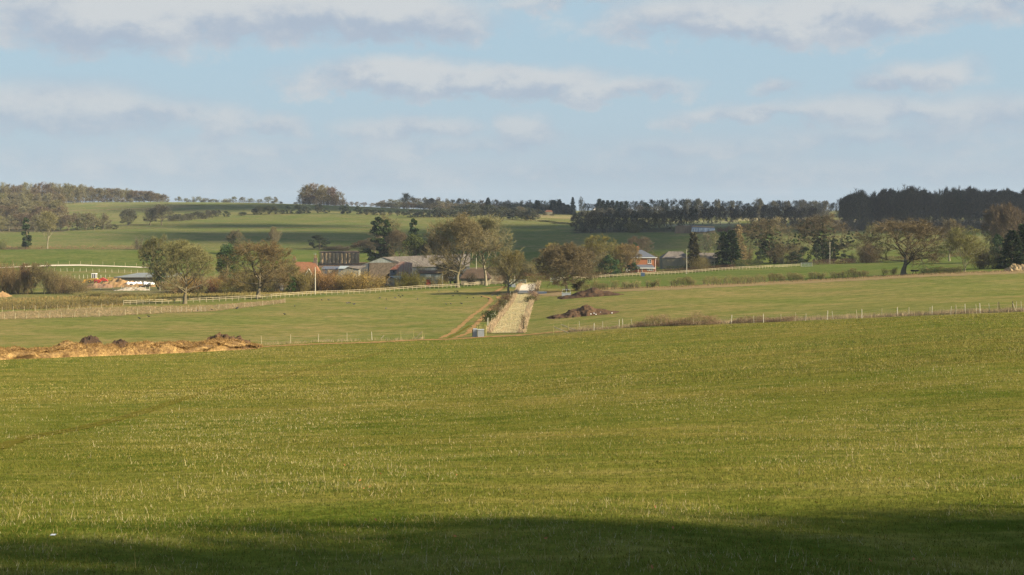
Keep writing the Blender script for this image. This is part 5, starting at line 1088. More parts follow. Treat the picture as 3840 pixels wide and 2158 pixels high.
# distant houses in the trees
def cottage(u, d, ul, ur, ve, vr, roofm, wallm, label):
    barn('distant_house', u, d, ul, ur, ve, vr, 8, wallm, roofm, label, corrug=False, hip=1.5, cat='house')
cottage(1983, 1250, 1962, 2000, 802, 792, M_ASB, M_CREAM, 'distant house with grey roof among the far trees')
cottage(2058, 1300, 2045, 2072, 795, 789, M_TILE, M_CREAM, 'distant house with red roof among the far trees')
b = B('white_gabled_house', 2240, 1280, 'distant white gabled house peeping out of the far trees', 'house')
mb = MB(); prism(mb, [(b.X(2226),-.5),(b.X(2242),-.5),(b.X(2242),b.Z(786)),(b.X(2234),b.Z(778)),(b.X(2226),b.Z(786))], 0, 6); mb.build('gable', M_WHITEP, b.root); mb = MB(); mb.box(b.X(2242.2), b.X(2257), 1, 6, -.5, b.Z(789)); mb.build('wall', M_TILE, b.root)
mb = MB(); slab(mb, [(b.X(2242),.5,b.Z(789)),(b.X(2258),.5,b.Z(789)),(b.X(2258),3.5,b.Z(782)),(b.X(2242),3.5,b.Z(782))]); slab(mb, [(b.X(2225),-.2,b.Z(787)),(b.X(2234),-.2,b.Z(777.5)),(b.X(2234),6,b.Z(777.5)),(b.X(2225),6,b.Z(787))]); mb.build('roof', M_TILE, b.root)
# ------------------------------------------------------------------ single trees: (proto, u, depth, v of the top, crown width px, colour, name, label[, category])
T = [
('oak',693,347,898,235,OL,'bare_oak','pale stemmed bare oak in front of the rail fence left of the orange bushes'),
('oakb',968,366,903,250,(0.30,0.22,0.10),'bare_oak','broad brown bare oak before the rail fence, right of the dark evergreen'),
('ivyoak',598,420,884,130,(0.26,0.23,0.10),'ivy_tree','ivy clad tree standing behind the left end of the pale stemmed oak'),
('ever',850,452,917,90,EG,'evergreen_tree','dark green evergreen between the two big bare oaks on the left'),
('big',1716,416,801,265,(0.33,0.25,0.135),'tall_oak','tallest brown bare tree in front of the stone shed'),
('tall',1822,428,806,205,(0.36,0.32,0.16),'ash_tree','tall pale stemmed open tree right of the tallest brown tree'),
('oak',1906,374,938,150,(0.30,0.235,0.10),'bare_oak','small bare tree with mossy trunk beside the start of the fenced strip'),
('thorn',2125,372,913,225,(0.26,0.19,0.11),'oak','dense round dark brown tree above the grey trough'),
('ash',2265,500,881,150,YW,'willow','yellow green willow rising behind the brown shrubs left of the brick house'),
('ash',2085,480,912,120,YW,'willow','yellowish tree peeping over the left shoulder of the dense round tree'),
('bush',2170,478,925,110,PUR,'bush','purple brown bush right of the dense round tree','bush'),
('bushb',2240,482,930,110,BR,'bush','brown bush under the yellow green willow','bush'),
('everb',2290,478,958,85,EG,'holly','dark holly low beneath the willow','shrub'),
('thorn',2345,500,915,115,(0.33,0.215,0.11),'bare_tree','orange brown tree overlapping the left end of the brick house'),
('everb',2372,495,985,50,EG,'holly','dark rounded holly beside the porch of the brick house','shrub'),
('oak',2400,575,886,115,(0.27,0.19,0.14),'bare_tree','thin greyish red tree behind the chimney of the brick house'),
('everb',2378,560,910,34,EG,'evergreen_tree','small dark evergreen behind the roof of the brick house'),
('bushb',2455,560,945,90,RB,'bush','reddish bushes behind the right corner of the brick house','bush'),
('bush',2480,556,958,60,(0.30,0.12,0.08),'bush','low dark red bush between the brick house and the grey barn','bush'),
('slim',2602,520,870,58,(0.14,0.11,0.05),'conifer','brownish conifer between the grey barn and the birch'),
('bush',2620,505,955,95,(0.28,0.22,0.09),'bush','olive bushes round the foot of the brownish conifer','bush'),
('birch',2643,530,872,60,(0.35,0.27,0.2),'birch','white stemmed birch right of the brownish conifer'),
('birch',2678,528,865,50,(0.36,0.33,0.15),'birch','thin dark stemmed young tree left of the twin conifers'),
('conb',2712,532,868,82,(0.06,0.10,0.035),'conifer','left of the two dark green conifers behind the right rail fence'),
('con',2742,528,862,86,(0.065,0.105,0.04),'conifer','right of the two dark green conifers behind the right rail fence'),
('larch',2770,556,842,66,(0.56,0.39,0.19),'larch','tall golden tan larch behind the dark green conifers'),
('bush',2800,560,900,60,RB,'bush','reddish brown bush right of the golden larch','bush'),
('ivyoak',2905,565,818,215,(0.29,0.22,0.13),'ivy_oak','wide bare oak with ivy covered trunk right of the golden larch'),
('ivyoak',3105,570,803,215,(0.32,0.25,0.145),'ivy_oak','wide bare oak with ivy stems above the utility pole on the right'),
('oakb',3388,382,821,300,(0.32,0.24,0.135),'big_oak','big spreading oak with thick dark trunk on the ragged hedge line'),
('ash',3616,378,850,165,(0.34,0.29,0.11),'bare_tree','pale olive upright tree right of the big spreading oak'),
('bare',3270,565,834,90,(0.3,0.25,0.12),'ivy_tree','small ivy topped tree left of the big spreading oak'),
('tall',3560,545,822,120,(0.33,0.26,0.14),'bare_tree','pale stemmed tree behind and right of the big spreading oak'),
('thorn',3768,500,766,165,(0.26,0.18,0.125),'beech','tall rounded red brown tree near the right edge'),
('conb',3795,392,862,110,(0.055,0.085,0.03),'evergreen_tree','dark evergreen under the red brown tree near the right edge'),
('con',3836,396,838,90,(0.06,0.09,0.03),'evergreen_tree','dark evergreen cut by the right edge of the view'),
('thicket',3700,400,915,150,(0.30,0.21,0.13),'thicket','brown thicket of thin stems left of the dark evergreens','bush'),
('everb',3742,470,880,60,EG,'evergreen_tree','small dark evergreen between the thicket and the red brown tree'),
# yard side, left
('thicket',40,402,972,150,(0.33,0.22,0.11),'thicket','brown thicket of young trees at the far left above the clipped hedge','bush'),
('ash',120,402,985,100,(0.34,0.21,0.11),'thicket','orange brown group of thin trees second from the left edge','bush'),
('ash',168,398,984,110,(0.36,0.30,0.13),'sapling_group','pale stemmed young trees left of the machinery yard'),
('thicket',255,402,1026,140,(0.29,0.20,0.11),'thicket','low brown thicket in front of the yellow loader','bush'),
('thicket',345,385,1092,130,(0.31,0.26,0.10),'thicket','low olive scrub below the sand heap','bush'),
('thicket',440,385,1098,150,(0.32,0.24,0.10),'thicket','low olive scrub below the white sacks','bush'),
('bushb',560,390,1100,120,(0.30,0.24,0.11),'thicket','low scrub between the rail fence end and the concrete building','bush'),
('bush',640,420,1050,90,(0.33,0.23,0.10),'bush','brown bush left of the pale stemmed oak trunk','bush'),
('bushb',745,400,1030,140,(0.42,0.26,0.09),'bush','orange bush right of the pale stemmed oak','bush'),
('thicket',790,396,1036,110,(0.36,0.17,0.09),'bush','red brown bush behind the rail fence between the two oaks','bush'),
('bushb',845,396,1034,110,(0.30,0.27,0.09),'bush','olive bush behind the rail fence left of the broad brown oak','bush'),
('fan',925,398,1010,120,(0.33,0.27,0.11),'bush','brown bush directly behind the trunk of the broad brown oak','bush'),
('bushb',1010,398,985,110,(0.31,0.24,0.11),'bush','tall brown bush left of the white shelter','bush'),
('ash',1078,400,972,105,(0.36,0.31,0.12),'sapling_group','pale upright saplings in front of the orange tiled roof'),
('fan',1130,398,1000,100,(0.35,0.28,0.11),'bush','olive brown bush in front of the orange roofed cottage','bush'),
('everb',1088,395,1026,46,(0.08,0.13,0.035),'evergreen_shrub','small dark green shrub below the orange roofed cottage','shrub'),
('fan',1212,402,1004,140,(0.42,0.255,0.105),'willow_bush','orange brown domed willow right of the utility pole','bush'),
('fan',1352,402,1010,165,(0.44,0.29,0.10),'willow_bush','orange domed willow bush in front of the farm barn','bush'),
('bushb',1282,405,1040,80,(0.32,0.27,0.11),'bush','low bush in the gap between the two domed willows','bush'),
('fan',1537,414,1014,100,(0.40,0.33,0.075),'bush','mustard yellow bush in front of the grain tower','bush'),
('bushb',1500,410,1046,60,(0.34,0.30,0.09),'bush','low yellow bush under the lean-to roof','bush'),
('bush',1580,412,1030,60,(0.35,0.30,0.10),'bush','yellow olive bush left of the red door','bush'),
('bush',1640,414,1030,65,(0.36,0.28,0.09),'bush','yellow brown bush right of the red door','bush'),
('everb',1680,455,990,90,(0.06,0.085,0.04),'ivy_bush','dark ivy mass behind the trunk of the tallest tree','bush'),
('bush',1770,432,1018,60,DK_,'bush','dark bare shrub in front of the stone shed','bush'),
('thicket',1985,500,975,130,(0.29,0.22,0.12),'thicket','brown scrub behind the metal gate','bush'),
('bush',1860,490,965,120,(0.31,0.25,0.13),'bush','brown scrub behind the cream wall','bush'),
('bushb',2065,470,978,110,(0.28,0.24,0.10),'bush','olive scrub left of the dense round tree','bush'),
('bushb',1600,438,985,130,(0.24,0.19,0.12),'bush','dark brown bushes in front of the long barn roof beside the tallest tree','bush'),
('thorn',1690,442,985,120,(0.2,0.16,0.11),'bare_tree','dark low bare tree behind the trunk of the tallest tree'),
('bushb',1835,445,1000,90,(0.26,0.21,0.12),'bush','brown bush behind the pale stemmed ash','bush'),
('bush',2046,1262,797,30,(0.2,0.18,0.11),'bush','dark bush in front of the distant red roofed house','bush'),
('bush',2070,1260,800,24,(0.16,0.16,0.09),'bush','small bush right of the distant red roofed house','bush'),
('bushb',88,398,1000,110,(0.36,0.25,0.13),'bush','orange brown bush between the thickets at the far left','bush'),
('thicket',205,400,1010,120,(0.33,0.25,0.13),'thicket','brown scrub right of the pale stemmed young trees','bush'),
('bushb',300,396,1045,110,(0.33,0.25,0.12),'bush','low brown bush below the loader bucket','bush'),
('bushb',660,398,1035,110,(0.36,0.24,0.11),'bush','orange brown bush behind the pale oak trunk','bush'),
('fan',705,404,1020,110,(0.33,0.25,0.12),'bush','tall brown bush close behind the pale stemmed oak','bush'),
('bushb',885,404,1005,120,(0.33,0.25,0.12),'bush','dense brown bush between the evergreen and the broad oak','bush'),
('bushb',970,404,1000,120,(0.30,0.24,0.12),'bush','dense olive brown bush under the broad brown oak','bush'),
('fan',1050,406,1000,90,(0.32,0.25,0.12),'bush','brown bush behind the white shelter','bush'),
('bush',1160,410,1012,90,(0.36,0.26,0.13),'bush','brown bush behind the utility pole','bush'),
('fan',1268,410,1020,100,(0.40,0.27,0.11),'willow_bush','smaller orange willow bush between the two domed ones','bush'),
('bush',1430,424,1040,70,(0.30,0.23,0.12),'bush','brown bush at the foot of the farm barn gable','bush'),
('thorn',1250,720,925,90,(0.2,0.16,0.11),'bare_tree','dark brown bare tree behind the left half of the bale barn'),
('oak',1405,695,890,100,(0.22,0.175,0.11),'bare_tree','brown bare tree left of the tallest ivy tree'),
('thorn',1640,560,880,110,(0.22,0.18,0.1),'bare_tree','dark bare tree behind the barn, left of the tallest tree'),
('bushb',1930,520,985,110,(0.28,0.22,0.12),'bush','brown bush behind the cream wall and gate','bush'),
('bushb',2130,500,950,120,(0.25,0.2,0.11),'bush','dark brown bush behind the dense round tree','bush'),
# middle distance, centre
('ivycol',1420,600,816,82,IVY,'ivy_tree','tall ivy smothered tree with two dark heads above the farm barn'),
('ivycol',1450,604,826,60,IVY,'ivy_tree','second dark ivy column just right of the tallest ivy tree'),
('bare',1450,612,800,140,(0.27,0.22,0.12),'bare_tree','thin bare crown showing above the ivy smothered trees'),
('ivycol',1552,612,822,50,IVY,'ivy_tree','smaller dark ivy column left of the tallest brown tree'),
('ever',1560,560,880,105,(0.11,0.125,0.04),'evergreen_tree','rounded olive green evergreen behind the farm barn roof'),
('oak',1495,600,862,110,(0.25,0.19,0.11),'bare_tree','brown bare tree between the two dark ivy trees'),
('thorn',1372,705,902,96,(0.23,0.165,0.11),'bare_tree','dark brown rounded tree right of the straw bale barn'),
('bush',1285,715,918,90,(0.21,0.16,0.11),'bush','dark brown bushes behind the straw bale barn','bush'),
('everb',1198,725,881,72,(0.08,0.095,0.05),'round_tree','dark round topped tree left of the straw bale barn'),
('ivyoak',882,690,862,70,(0.26,0.2,0.12),'ivy_tree','ivy stemmed bare tree above the dark evergreen on the left'),
('ash',1036,710,850,62,(0.28,0.23,0.12),'bare_tree','thin bare tree above the broad brown oak'),
('ivycol',98,722,818,40,(0.10,0.13,0.05),'ivy_tree','narrow ivy covered tree on the left hedgerow'),
('tall',178,722,790,85,(0.34,0.30,0.13),'ash_tree','pale olive open tree right of the narrow ivy tree on the left'),
('bush',12,720,890,45,(0.2,0.2,0.09),'bush','dark bushes at the left edge on the far hedgerow','bush'),
('bush',518,718,884,36,(0.2,0.16,0.11),'thorn_bush','lone dark thorn on the left hedgerow','bush'),
('bush',2030,520,985,90,(0.26,0.22,0.12),'bush','brown bush beyond the brown hedge at the centre','bush'),
('everb',3010,560,925,60,(0.07,0.09,0.04),'ivy_bush','dark ivy bush between the two wide ivy oaks','bush'),
('everb',2850,560,935,50,(0.07,0.10,0.04),'ivy_bush','dark ivy clump left of the first wide ivy oak','bush'),
('everb',2985,556,945,70,(0.07,0.09,0.04),'ivy_bush','low dark ivy thicket right of the first ivy oak trunk','bush'),
('everb',3062,560,915,40,(0.08,0.10,0.04),'ivy_bush','upright ivy clump left of the utility pole on the right','bush'),
('ivycol',3090,562,900,28,(0.09,0.11,0.04),'ivy_tree','ivy clothed stem just left of the right utility pole'),
('ivycol',3126,562,895,30,(0.09,0.11,0.04),'ivy_tree','ivy clothed stem just right of the right utility pole'),
('bush',3200,556,945,30,(0.2,0.2,0.08),'bush','small bush left of the big spreading oak beyond the dark hedge','bush'),
('everb',3170,558,952,55,(0.1,0.12,0.05),'bush','low green bush right of the pole beyond the dark hedge','bush'),
('thicket',3250,552,905,110,(0.30,0.20,0.12),'thicket','brown scrub left of the big spreading oak','bush'),
('bush',2942,560,900,120,(0.29,0.21,0.12),'bush','brown branches hanging right of the first wide ivy oak','bush'),
# trees along the left hill hedgerow
('thorn',480,985,785,60,(0.16,0.15,0.1),'hedgerow_tree','dark round tree, first of the hillside hedgerow on the left'),
('oakb',562,985,780,66,(0.17,0.15,0.11),'hedgerow_tree','dark tree second along the hillside hedgerow'),
('big',606,985,766,86,(0.17,0.155,0.11),'hedgerow_tree','tallest dark tree of the hillside hedgerow'),
('far3',1030*1,1420,738,24,GY,'skyline_tree','small bare tree on the skyline left of the hilltop clump'),
]
for a in T:
    plant(a[0], a[1], a[2], a[3], a[4], a[5], a[6], a[7], a[8] if len(a) > 8 else 'tree')
FAR = ['far%d' % i for i in range(5)]
def scatter(us, df, topf, wr, cols, name, label, group, keys=FAR, cat='tree', jit=1.0):
    for i, u in enumerate(us):
        d = df(u)*rnd.uniform(0.99, 1.015) if jit else df(u)
        plant(rnd.choice(keys), u, d, topf(u)+rnd.uniform(-5, 5)*jit, rnd.uniform(*wr), rnd.choice(cols), name, label, cat, group)
def ip(*p): return lambda u: float(np.interp(u, [q[0] for q in p], [q[1] for q in p]))
WC = [(0.27,0.23,0.14),(0.25,0.185,0.12),(0.30,0.26,0.155),(0.24,0.17,0.125),(0.28,0.24,0.12)]
# wood on the left hill, in ranks from the front edge up to the skyline
g = 'bare trees of the wood on the left hill'; l = 'bare winter tree in the wood covering the left hill'
scatter([-30+32*i for i in range(14)], ip((0,900),(450,930)), ip((0,806),(200,798),(300,800),(450,805)), (52,75), WC, 'wood_tree', 'bare tree in the front rank of the left hill wood', 'front rank of the left wood')
scatter([-20+36*i for i in range(8)], ip((0,985),(250,985)), ip((0,772),(250,776)), (58,80), WC, 'wood_tree', l, g)
scatter([-40+35*i for i in range(8)], ip((0,1060),(250,1060)), ip((0,745),(235,750)), (58,80), WC, 'wood_tree', l, g)
scatter([-20+34*i for i in range(8)], ip((0,1140),(250,1140)), ip((0,722),(235,724)), (56,76), WC, 'wood_tree', l, g)
scatter([-40+32*i for i in range(9)], ip((0,1230),(250,1230)), ip((0,702),(235,704)), (54,72), WC, 'wood_tree', l, g)
scatter([-20+30*i for i in range(12)], ip((0,1320),(300,1340)), ip((0,688),(180,686),(320,694)), (50,68), WC, 'wood_tree', l, g)
scatter([235+22*i for i in range(18)], ip((200,1395),(640,1400)), ip((235,694),(400,704),(560,718),(640,732)), (40,56), WC, 'wood_tree', 'bare tree on the skyline edge of the left hill wood', 'skyline edge of the left wood', keys=['far0','far1','far2','far4'])
scatter([250+24*i for i in range(16)], ip((200,1440),(640,1440)), ip((235,696),(400,708),(560,722),(640,734)), (40,56), WC, 'wood_tree', l, g)
scatter([235+17*i for i in range(24)], lambda u: 1390, ip((235,738),(640,750)), (26,36), WC, 'understorey_bush', 'undergrowth along the lower edge of the skyline wood', 'undergrowth of the skyline wood', keys=['bush','far3'], cat='bush')
# dark front trees and shrubs
scatter([300+26*i for i in range(6)], ip((300,935),(450,945)), ip((300,835),(450,838)), (28,40), [(0.13,0.13,0.07)], 'hedgerow_bush', 'dark bush at the foot of the left wood', 'bushes below the left wood', keys=['bush','everb'], cat='bush')
scatter([632+11*i for i in range(18)], lambda u: float(fJ(u))+6, ip((632,808),(700,800),(760,792),(815,788)), (26,38), [(0.14,0.13,0.10),(0.11,0.11,0.08)], 'hedgerow_bush', 'dark thorn in the hillside hedgerow right of the tallest tree', 'thorns of the hillside hedgerow', keys=['far0','bush','far3'], cat='bush', jit=.5)
for u, v, w in ((850,794,20),(910,798,24),(955,785,18),(972,775,30),(1005,773,26),(1030,776,24),(1058,790,18),(1086,774,24),(1122,770,34),(1150,774,26),(1196,768,24),(1222,784,20),(1285,772,22),(1303,768,22),(1345,775,26),(1378,785,26),(1408,786,24),(1432,788,22),(1464,794,12),(1492,790,14),(1512,796,12)):
    plant(rnd.choice(['everb','ever','thorn']), u, float(fJ(u))+5, v-2, w*1.35, (0.085,0.10,0.055), 'hedgerow_bush', 'dark evergreen shrub on the hedge line crossing the far hill', 'bush', 'shrubs of the far hill hedge line')
for u, v, w in ((1540,788,40),(1568,792,30),(1590,786,34),(1612,794,26),(1640,786,30),(1664,794,30)):
    plant(rnd.choice(['everb','thorn']), u, 1125, v, w*1.3, (0.09,0.095,0.06), 'hedgerow_bush', 'dark shrub at the right end of the hill hedge line', 'bush', 'dark shrubs at the right end of the hill hedge')
# skyline
for u, v, w in ((668,736,20),(700,742,18),(730,734,14),(745,736,14),(758,740,18),(775,742,16),(800,746,22),(838,744,20),(858,742,24),(876,736,18),(912,738,22),(940,742,20),(975,746,16),(1008,736,22),(1035,744,12)):
    plant(rnd.choice(['far0','far2','bush','far4']), u, 1430, v+1, w*1.5, (0.30,0.29,0.18), 'skyline_bush', 'small bare bush along the skyline left of the hilltop clump', 'bush', 'bushes along the hill skyline')
for u, v, w, d in ((1160,730,50,1394),(1190,728,50,1394),(1222,728,50,1394),(1250,732,46,1394),(1146,692,62,1400),(1180,686,66,1404),(1215,692,60,1402),(1250,700,52,1400),(1272,718,36,1396),(1162,705,60,1412),(1232,702,60,1414),(1135,722,36,1398),(1198,712,56,1392)):
    plant(rnd.choice(['far0','far1','far2','wood1']), u, d, v, w*1.05, rnd.choice([(0.30,0.19,0.12),(0.28,0.22,0.11),(0.27,0.175,0.11)]), 'clump_tree', 'brown bare tree of the dense clump on the hilltop', 'tree', 'trees of the hilltop clump')
scatter([1290+26*i for i in range(9)], lambda u: 1500, ip((1290,752),(1400,762),(1500,762)), (22,34), [(0.29,0.22,0.16)], 'skyline_bush', 'low bare trees on the skyline right of the hilltop clump', 'low trees right of the hilltop clump', cat='tree')
# belt of trees across the distance, centre
FC = [(0.32,0.28,0.19),(0.33,0.25,0.18),(0.29,0.23,0.16),(0.31,0.29,0.20)]
g = 'pale bare trees of the distant belt'; l = 'pale bare tree in the distant belt across the centre'
scatter([1440+26*i for i in range(26)], lambda u: 1470, ip((1440,752),(1500,742),(1700,744),(1900,752),(2100,752)), (32,46), FC, 'distant_tree', l, g)
scatter([1470+27*i for i in range(26)], lambda u: 1390, ip((1440,768),(1550,760),(1750,762),(1950,766),(2150,768)), (32,46), FC, 'distant_tree', l, g)
scatter([1430+17*i for i in range(42)], lambda u: 1380, ip((1430,764),(1600,758),(1900,764),(2140,770)), (40,56), FC, 'distant_tree', 'lower bare tree filling the distant belt', 'lower trees of the distant belt', keys=['bush','far3','thorn'])
scatter([1132+15*i for i in range(11)], lambda u: 1390, lambda u: 740, (30,40), [(0.2,0.15,0.1)], 'understorey_bush', 'undergrowth at the foot of the hilltop clump', 'undergrowth of the hilltop clump', keys=['bush'], cat='bush')
plant('tall', 1527, 1330, 724, 52, (0.33,0.30,0.2), 'distant_tree', 'tall open bare tree standing above the distant belt', 'tree')
plant('oak', 1613, 1325, 743, 50, (0.25,0.2,0.14), 'distant_tree', 'dark rounded bare tree in the distant belt right of the tall open tree', 'tree')
scatter([1640+22*i for i in range(17)], lambda u: 1200, ip((1640,780),(1760,768),(1850,770),(1950,778),(2010,786)), (38,52), [(0.13,0.135,0.09),(0.17,0.17,0.10),(0.24,0.20,0.14),(0.11,0.12,0.08)], 'distant_tree', 'dark bushy tree low in the distant belt', 'dark bushy trees of the distant belt', keys=['far0','far1','everb','thorn'])
scatter([1680+24*i for i in range(15)], lambda u: 1290, ip((1680,782),(1760,770),(1820,776),(1950,785),(2100,790)), (30,42), [(0.12,0.12,0.085),(0.15,0.16,0.09),(0.2,0.18,0.11)], 'distant_tree', 'dark bushy tree in front of the distant belt', 'dark trees before the distant belt', keys=['far0','far1','everb','ever'])
scatter([1650+17*i for i in range(30)], lambda u: float(np.interp(u, [1650,1900,2150], [1150,1130,1010])), ip((1650,786),(1900,786),(2000,796),(2030,834),(2160,836)), (34,48), [(0.10,0.10,0.07),(0.13,0.13,0.08)], 'hedgerow_bush', 'dark hedgerow bush along the top of the shaded field', 'hedgerow above the shaded field', keys=['far2','thorn','everb'], cat='bush')
CN = [(1830,736,18),(2015,746,24),(2098,742,20),(2076,745,26),(2148,734,14),(2110,756,30),(2128,762,24),(2248,740,22),(2262,746,18),(2278,746,18),(2296,746,20),(2314,748,16),(2330,750,20),(2348,748,16),(2420,754,24),(2430,760,18),(2484,744,12),(2500,760,18),(1970,765,22),(2610,753,14),(3058,754,12)]
for u, v, w in CN:
    plant(rnd.choice(['con','conb']), u, 1330 if u < 2200 else 1260, v+5, w*1.9, (0.06,0.08,0.05), 'conifer', 'dark conifer standing out in the distant belt of trees', 'tree', 'conifers of the distant belt')
plant('far4', 2181, 1320, 738, 26, (0.20,0.19,0.12), 'poplar', 'narrow grey poplar among the distant conifers', 'tree')
DC = [(0.20,0.18,0.14),(0.17,0.15,0.12),(0.22,0.20,0.15)]
g = 'shaded trees of the far plateau'; l = 'shaded bare tree in the dark belt across the right distance'
scatter([2200+30*i for i in range(32)], lambda u: 1420, ip((2200,764),(2400,752),(2600,748),(2800,758),(2950,752),(3150,760)), (36,52), DC, 'distant_tree', l, g)
scatter([2190+34*i for i in range(27)], lambda u: 1250, ip((2200,785),(2400,772),(2700,772),(3100,775)), (38,54), DC, 'distant_tree', l, g)
scatter([2200+23*i for i in range(40)], lambda u: 1262, lambda u: 790, (34,46), [(0.16,0.145,0.11),(0.12,0.12,0.09)], 'understorey_bush', 'shaded undergrowth at the foot of the far plateau trees', 'undergrowth of the far plateau', keys=['bush','far3'], cat='bush')
for u, v, w in ((2578,745,34),(2620,744,34),(2690,746,30),(2745,752,26),(2845,743,40),(2905,752,34),(2950,752,34),(3010,748,46),(3055,752,46),(3090,752,44)):
    plant(rnd.choice(['oak','oakb']), u, 1240, v, w, (0.19,0.17,0.13), 'distant_oak', 'rounded dark bare oak on the right skyline', 'tree', 'rounded oaks on the right skyline')
# dark wood edge in the centre right
g = 'dark trees along the edge of the shaded field'; l = 'dark bare tree on the edge of the shaded field behind the brick house'
scatter([2160+24*i for i in range(19)], lambda u: 905, ip((2160,800),(2300,786),(2450,790),(2600,775)), (48,66), [(0.19,0.155,0.10),(0.16,0.14,0.10),(0.13,0.13,0.09)], 'wood_tree', l, g)
scatter([2165+22*i for i in range(13)], lambda u: 880, ip((2160,822),(2300,815),(2450,830)), (40,52), [(0.15,0.125,0.09),(0.11,0.11,0.075)], 'wood_tree', l, g, keys=['bush','far1','far0'])
plant('fan', 2374, 862, 826, 62, (0.24,0.21,0.08), 'bush', 'olive domed bush at the foot of the dark wood edge', 'bush')
scatter([2600+34*i for i in range(14)], lambda u: 1010, ip((2600,772),(2800,770),(3060,775)), (52,66), [(0.17,0.14,0.11)], 'wood_tree', 'dark bare tree in the line above the golden larch', 'dark trees above the golden larch')
scatter([2700+20*i for i in range(8)], lambda u: 850, ip((2700,846),(2840,842)), (30,42), [(0.26,0.12,0.09)], 'red_thicket', 'dark red thicket behind the golden larch', 'dark red thicket behind the larch', keys=['bush','thicket'], cat='bush')
scatter([2830+26*i for i in range(12)], lambda u: 880, ip((2830,815),(3130,822)), (38,50), [(0.15,0.13,0.10)], 'wood_tree', 'dark scrub tree behind the wide ivy oaks', 'dark scrub behind the ivy oaks', keys=['bush','far0','far3'])
# the tall dark wood on the right
g = 'tall dark trees of the right wood'; l = 'tall dark bare tree in the wood at the right'
WD = ['wood0','wood1','wood2','big']
DW = [(0.19,0.155,0.125),(0.17,0.15,0.12),(0.16,0.135,0.12)]
tp0 = ip((3150,745),(3180,728),(3225,712),(3300,722),(3350,716),(3410,697),(3460,722),(3540,706),(3590,712),(3660,705),(3720,704),(3800,716),(3900,712))
tp = lambda u: tp0(u)+9*sin(u*0.045)+4*sin(u*0.13+1)
for d in (880, 900, 925, 950, 985):
    scatter([u for u in range(3176+int(d/7)%30, 3920, 34)], (lambda dd: lambda u: dd)(d), (lambda o_: lambda u: tp(u)+o_)((d-880)*0.30), (54,80), DW, 'wood_tree', l, g, keys=WD+['far2','far1'], jit=2.2)
plant('wood0', 3160, 880, 742, 44, DW[0], 'wood_tree', 'thin dark bare tree, leftmost of the right wood', 'tree')
plant('big', 3224, 872, 710, 84, DW[1], 'wood_tree', 'dark many stemmed tree towering at the left end of the right wood', 'tree')
plant('big', 3408, 872, 695, 100, DW[1], 'wood_tree', 'highest crown of the dark wood on the right', 'tree')
scatter([u for u in range(3160, 3940, 22)], lambda u: 868, lambda u: 826, (34,50), [(0.14,0.12,0.10)], 'understorey_bush', 'dark undergrowth along the foot of the right wood', 'undergrowth of the right wood', keys=['bush','thicket'], cat='bush')
# trees behind the camera to the right, whose shade falls over the near grass
for i, (x, y, h, w) in enumerate(SHADE):
    parts, h0, w0 = PROTO[('oakb','tall','ivyoak','big')[i % 4]]
    root = thing('field_edge_tree', (x, y, H(x, y)), 'bare tree at the edge of the near field shading the foreground', 'tree', 'trees at the edge of the near field', rnd.uniform(0, 6))
    root.scale = (w/w0, w/w0, h/h0)
    for n, me in parts: o = bpy.data.objects.new(n, me); o.color = (*(IVY if n == 'ivy' else BR), 1); link(o, root)

# ------------------------------------------------------------------ hedges
def hedge(name, pts, h, w, color, label, n=9000, tw=0.05, tl=0.35, jag=0.12, stems=True, mat=None, group=None, gaps=0.0, seed=1, leafs=False, low=0.0, cat='hedge', lat=None):
    rg = np.random.default_rng(seed); P = polyxy(pts) if lat is None else np.array(pts); Q = resample(P, 200); o0 = (Q[0,0], Q[0,1], H(*Q[0]))
    L = float(np.hypot(*np.diff(Q, axis=0).T).sum()); t = rg.uniform(0, 1, n)
    s = t*L; top = h*(1+jag*np.sin(s*0.9+seed)+jag*0.7*np.sin(s*2.3+seed*2)); dens = 0.5+0.5*np.sin(s*1.25+seed)*np.sin(s*0.47+2)
    keep = rg.uniform(0, 1, n) > gaps*(1.3-dens)*1.2; t = t[keep]; top = top[keep]; n = len(t)
    c = np.stack([np.interp(t, np.linspace(0,1,200), Q[:,k]) for k in (0,1)], -1)
    zz = rg.beta(1.9, 1.15, n) if low > 0 else rg.uniform(0.02, 1, n)
    wz = w*(0.45+0.55*zz) if low > 0 else w*np.ones(n)
    off = rg.uniform(-0.5, 0.5, (n,2))*wz[:,None]; xy = c+off
    PP = np.stack([xy[:,0], xy[:,1], hz(xy[:,0], xy[:,1])+zz*top], -1)-np.array(o0)
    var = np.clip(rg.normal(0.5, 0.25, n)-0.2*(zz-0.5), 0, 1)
    root = thing(name, o0, label, cat, group)
    if leafs: me = tri_mesh('foliage', leaves(rg, PP, tw*2), M_LEAF, var)
    else: me = tri_mesh('foliage', sticks(rg, PP, nrm(rg.normal(size=(n,3))*np.array([.6,.6,.7])+np.array([0,0,.45])), tl*rg.uniform(.5,1.4,n), tw*rg.uniform(.6,1.5,n)), M_TWIG, var)
    f = bpy.data.objects.new('foliage', me); f.color = (*color, 1); link(f, root)
    if stems:
        mb = MB(); m = max(1 if L < 2.6 else 3, int(L/0.9))
        for i in range(m):
            q = Q[min(199, int((i+rg.uniform(0,.8))/m*199))]; z = H(*q)
            for k in range(2):
                a = rg.normal(0, .3, 2); mb.tube([(q[0]-o0[0], q[1]-o0[1], z-o0[2]-.1), (q[0]-o0[0]+a[0]*.5, q[1]-o0[1]+a[1]*.5, z-o0[2]+h*.45), (q[0]-o0[0]+a[0]*1.6, q[1]-o0[1]+a[1], z-o0[2]+h*.9)], [.07,.055,.02], 4, cap=False, c=rg.uniform())
        mb.build('stems', M_BARK, root)
    return root
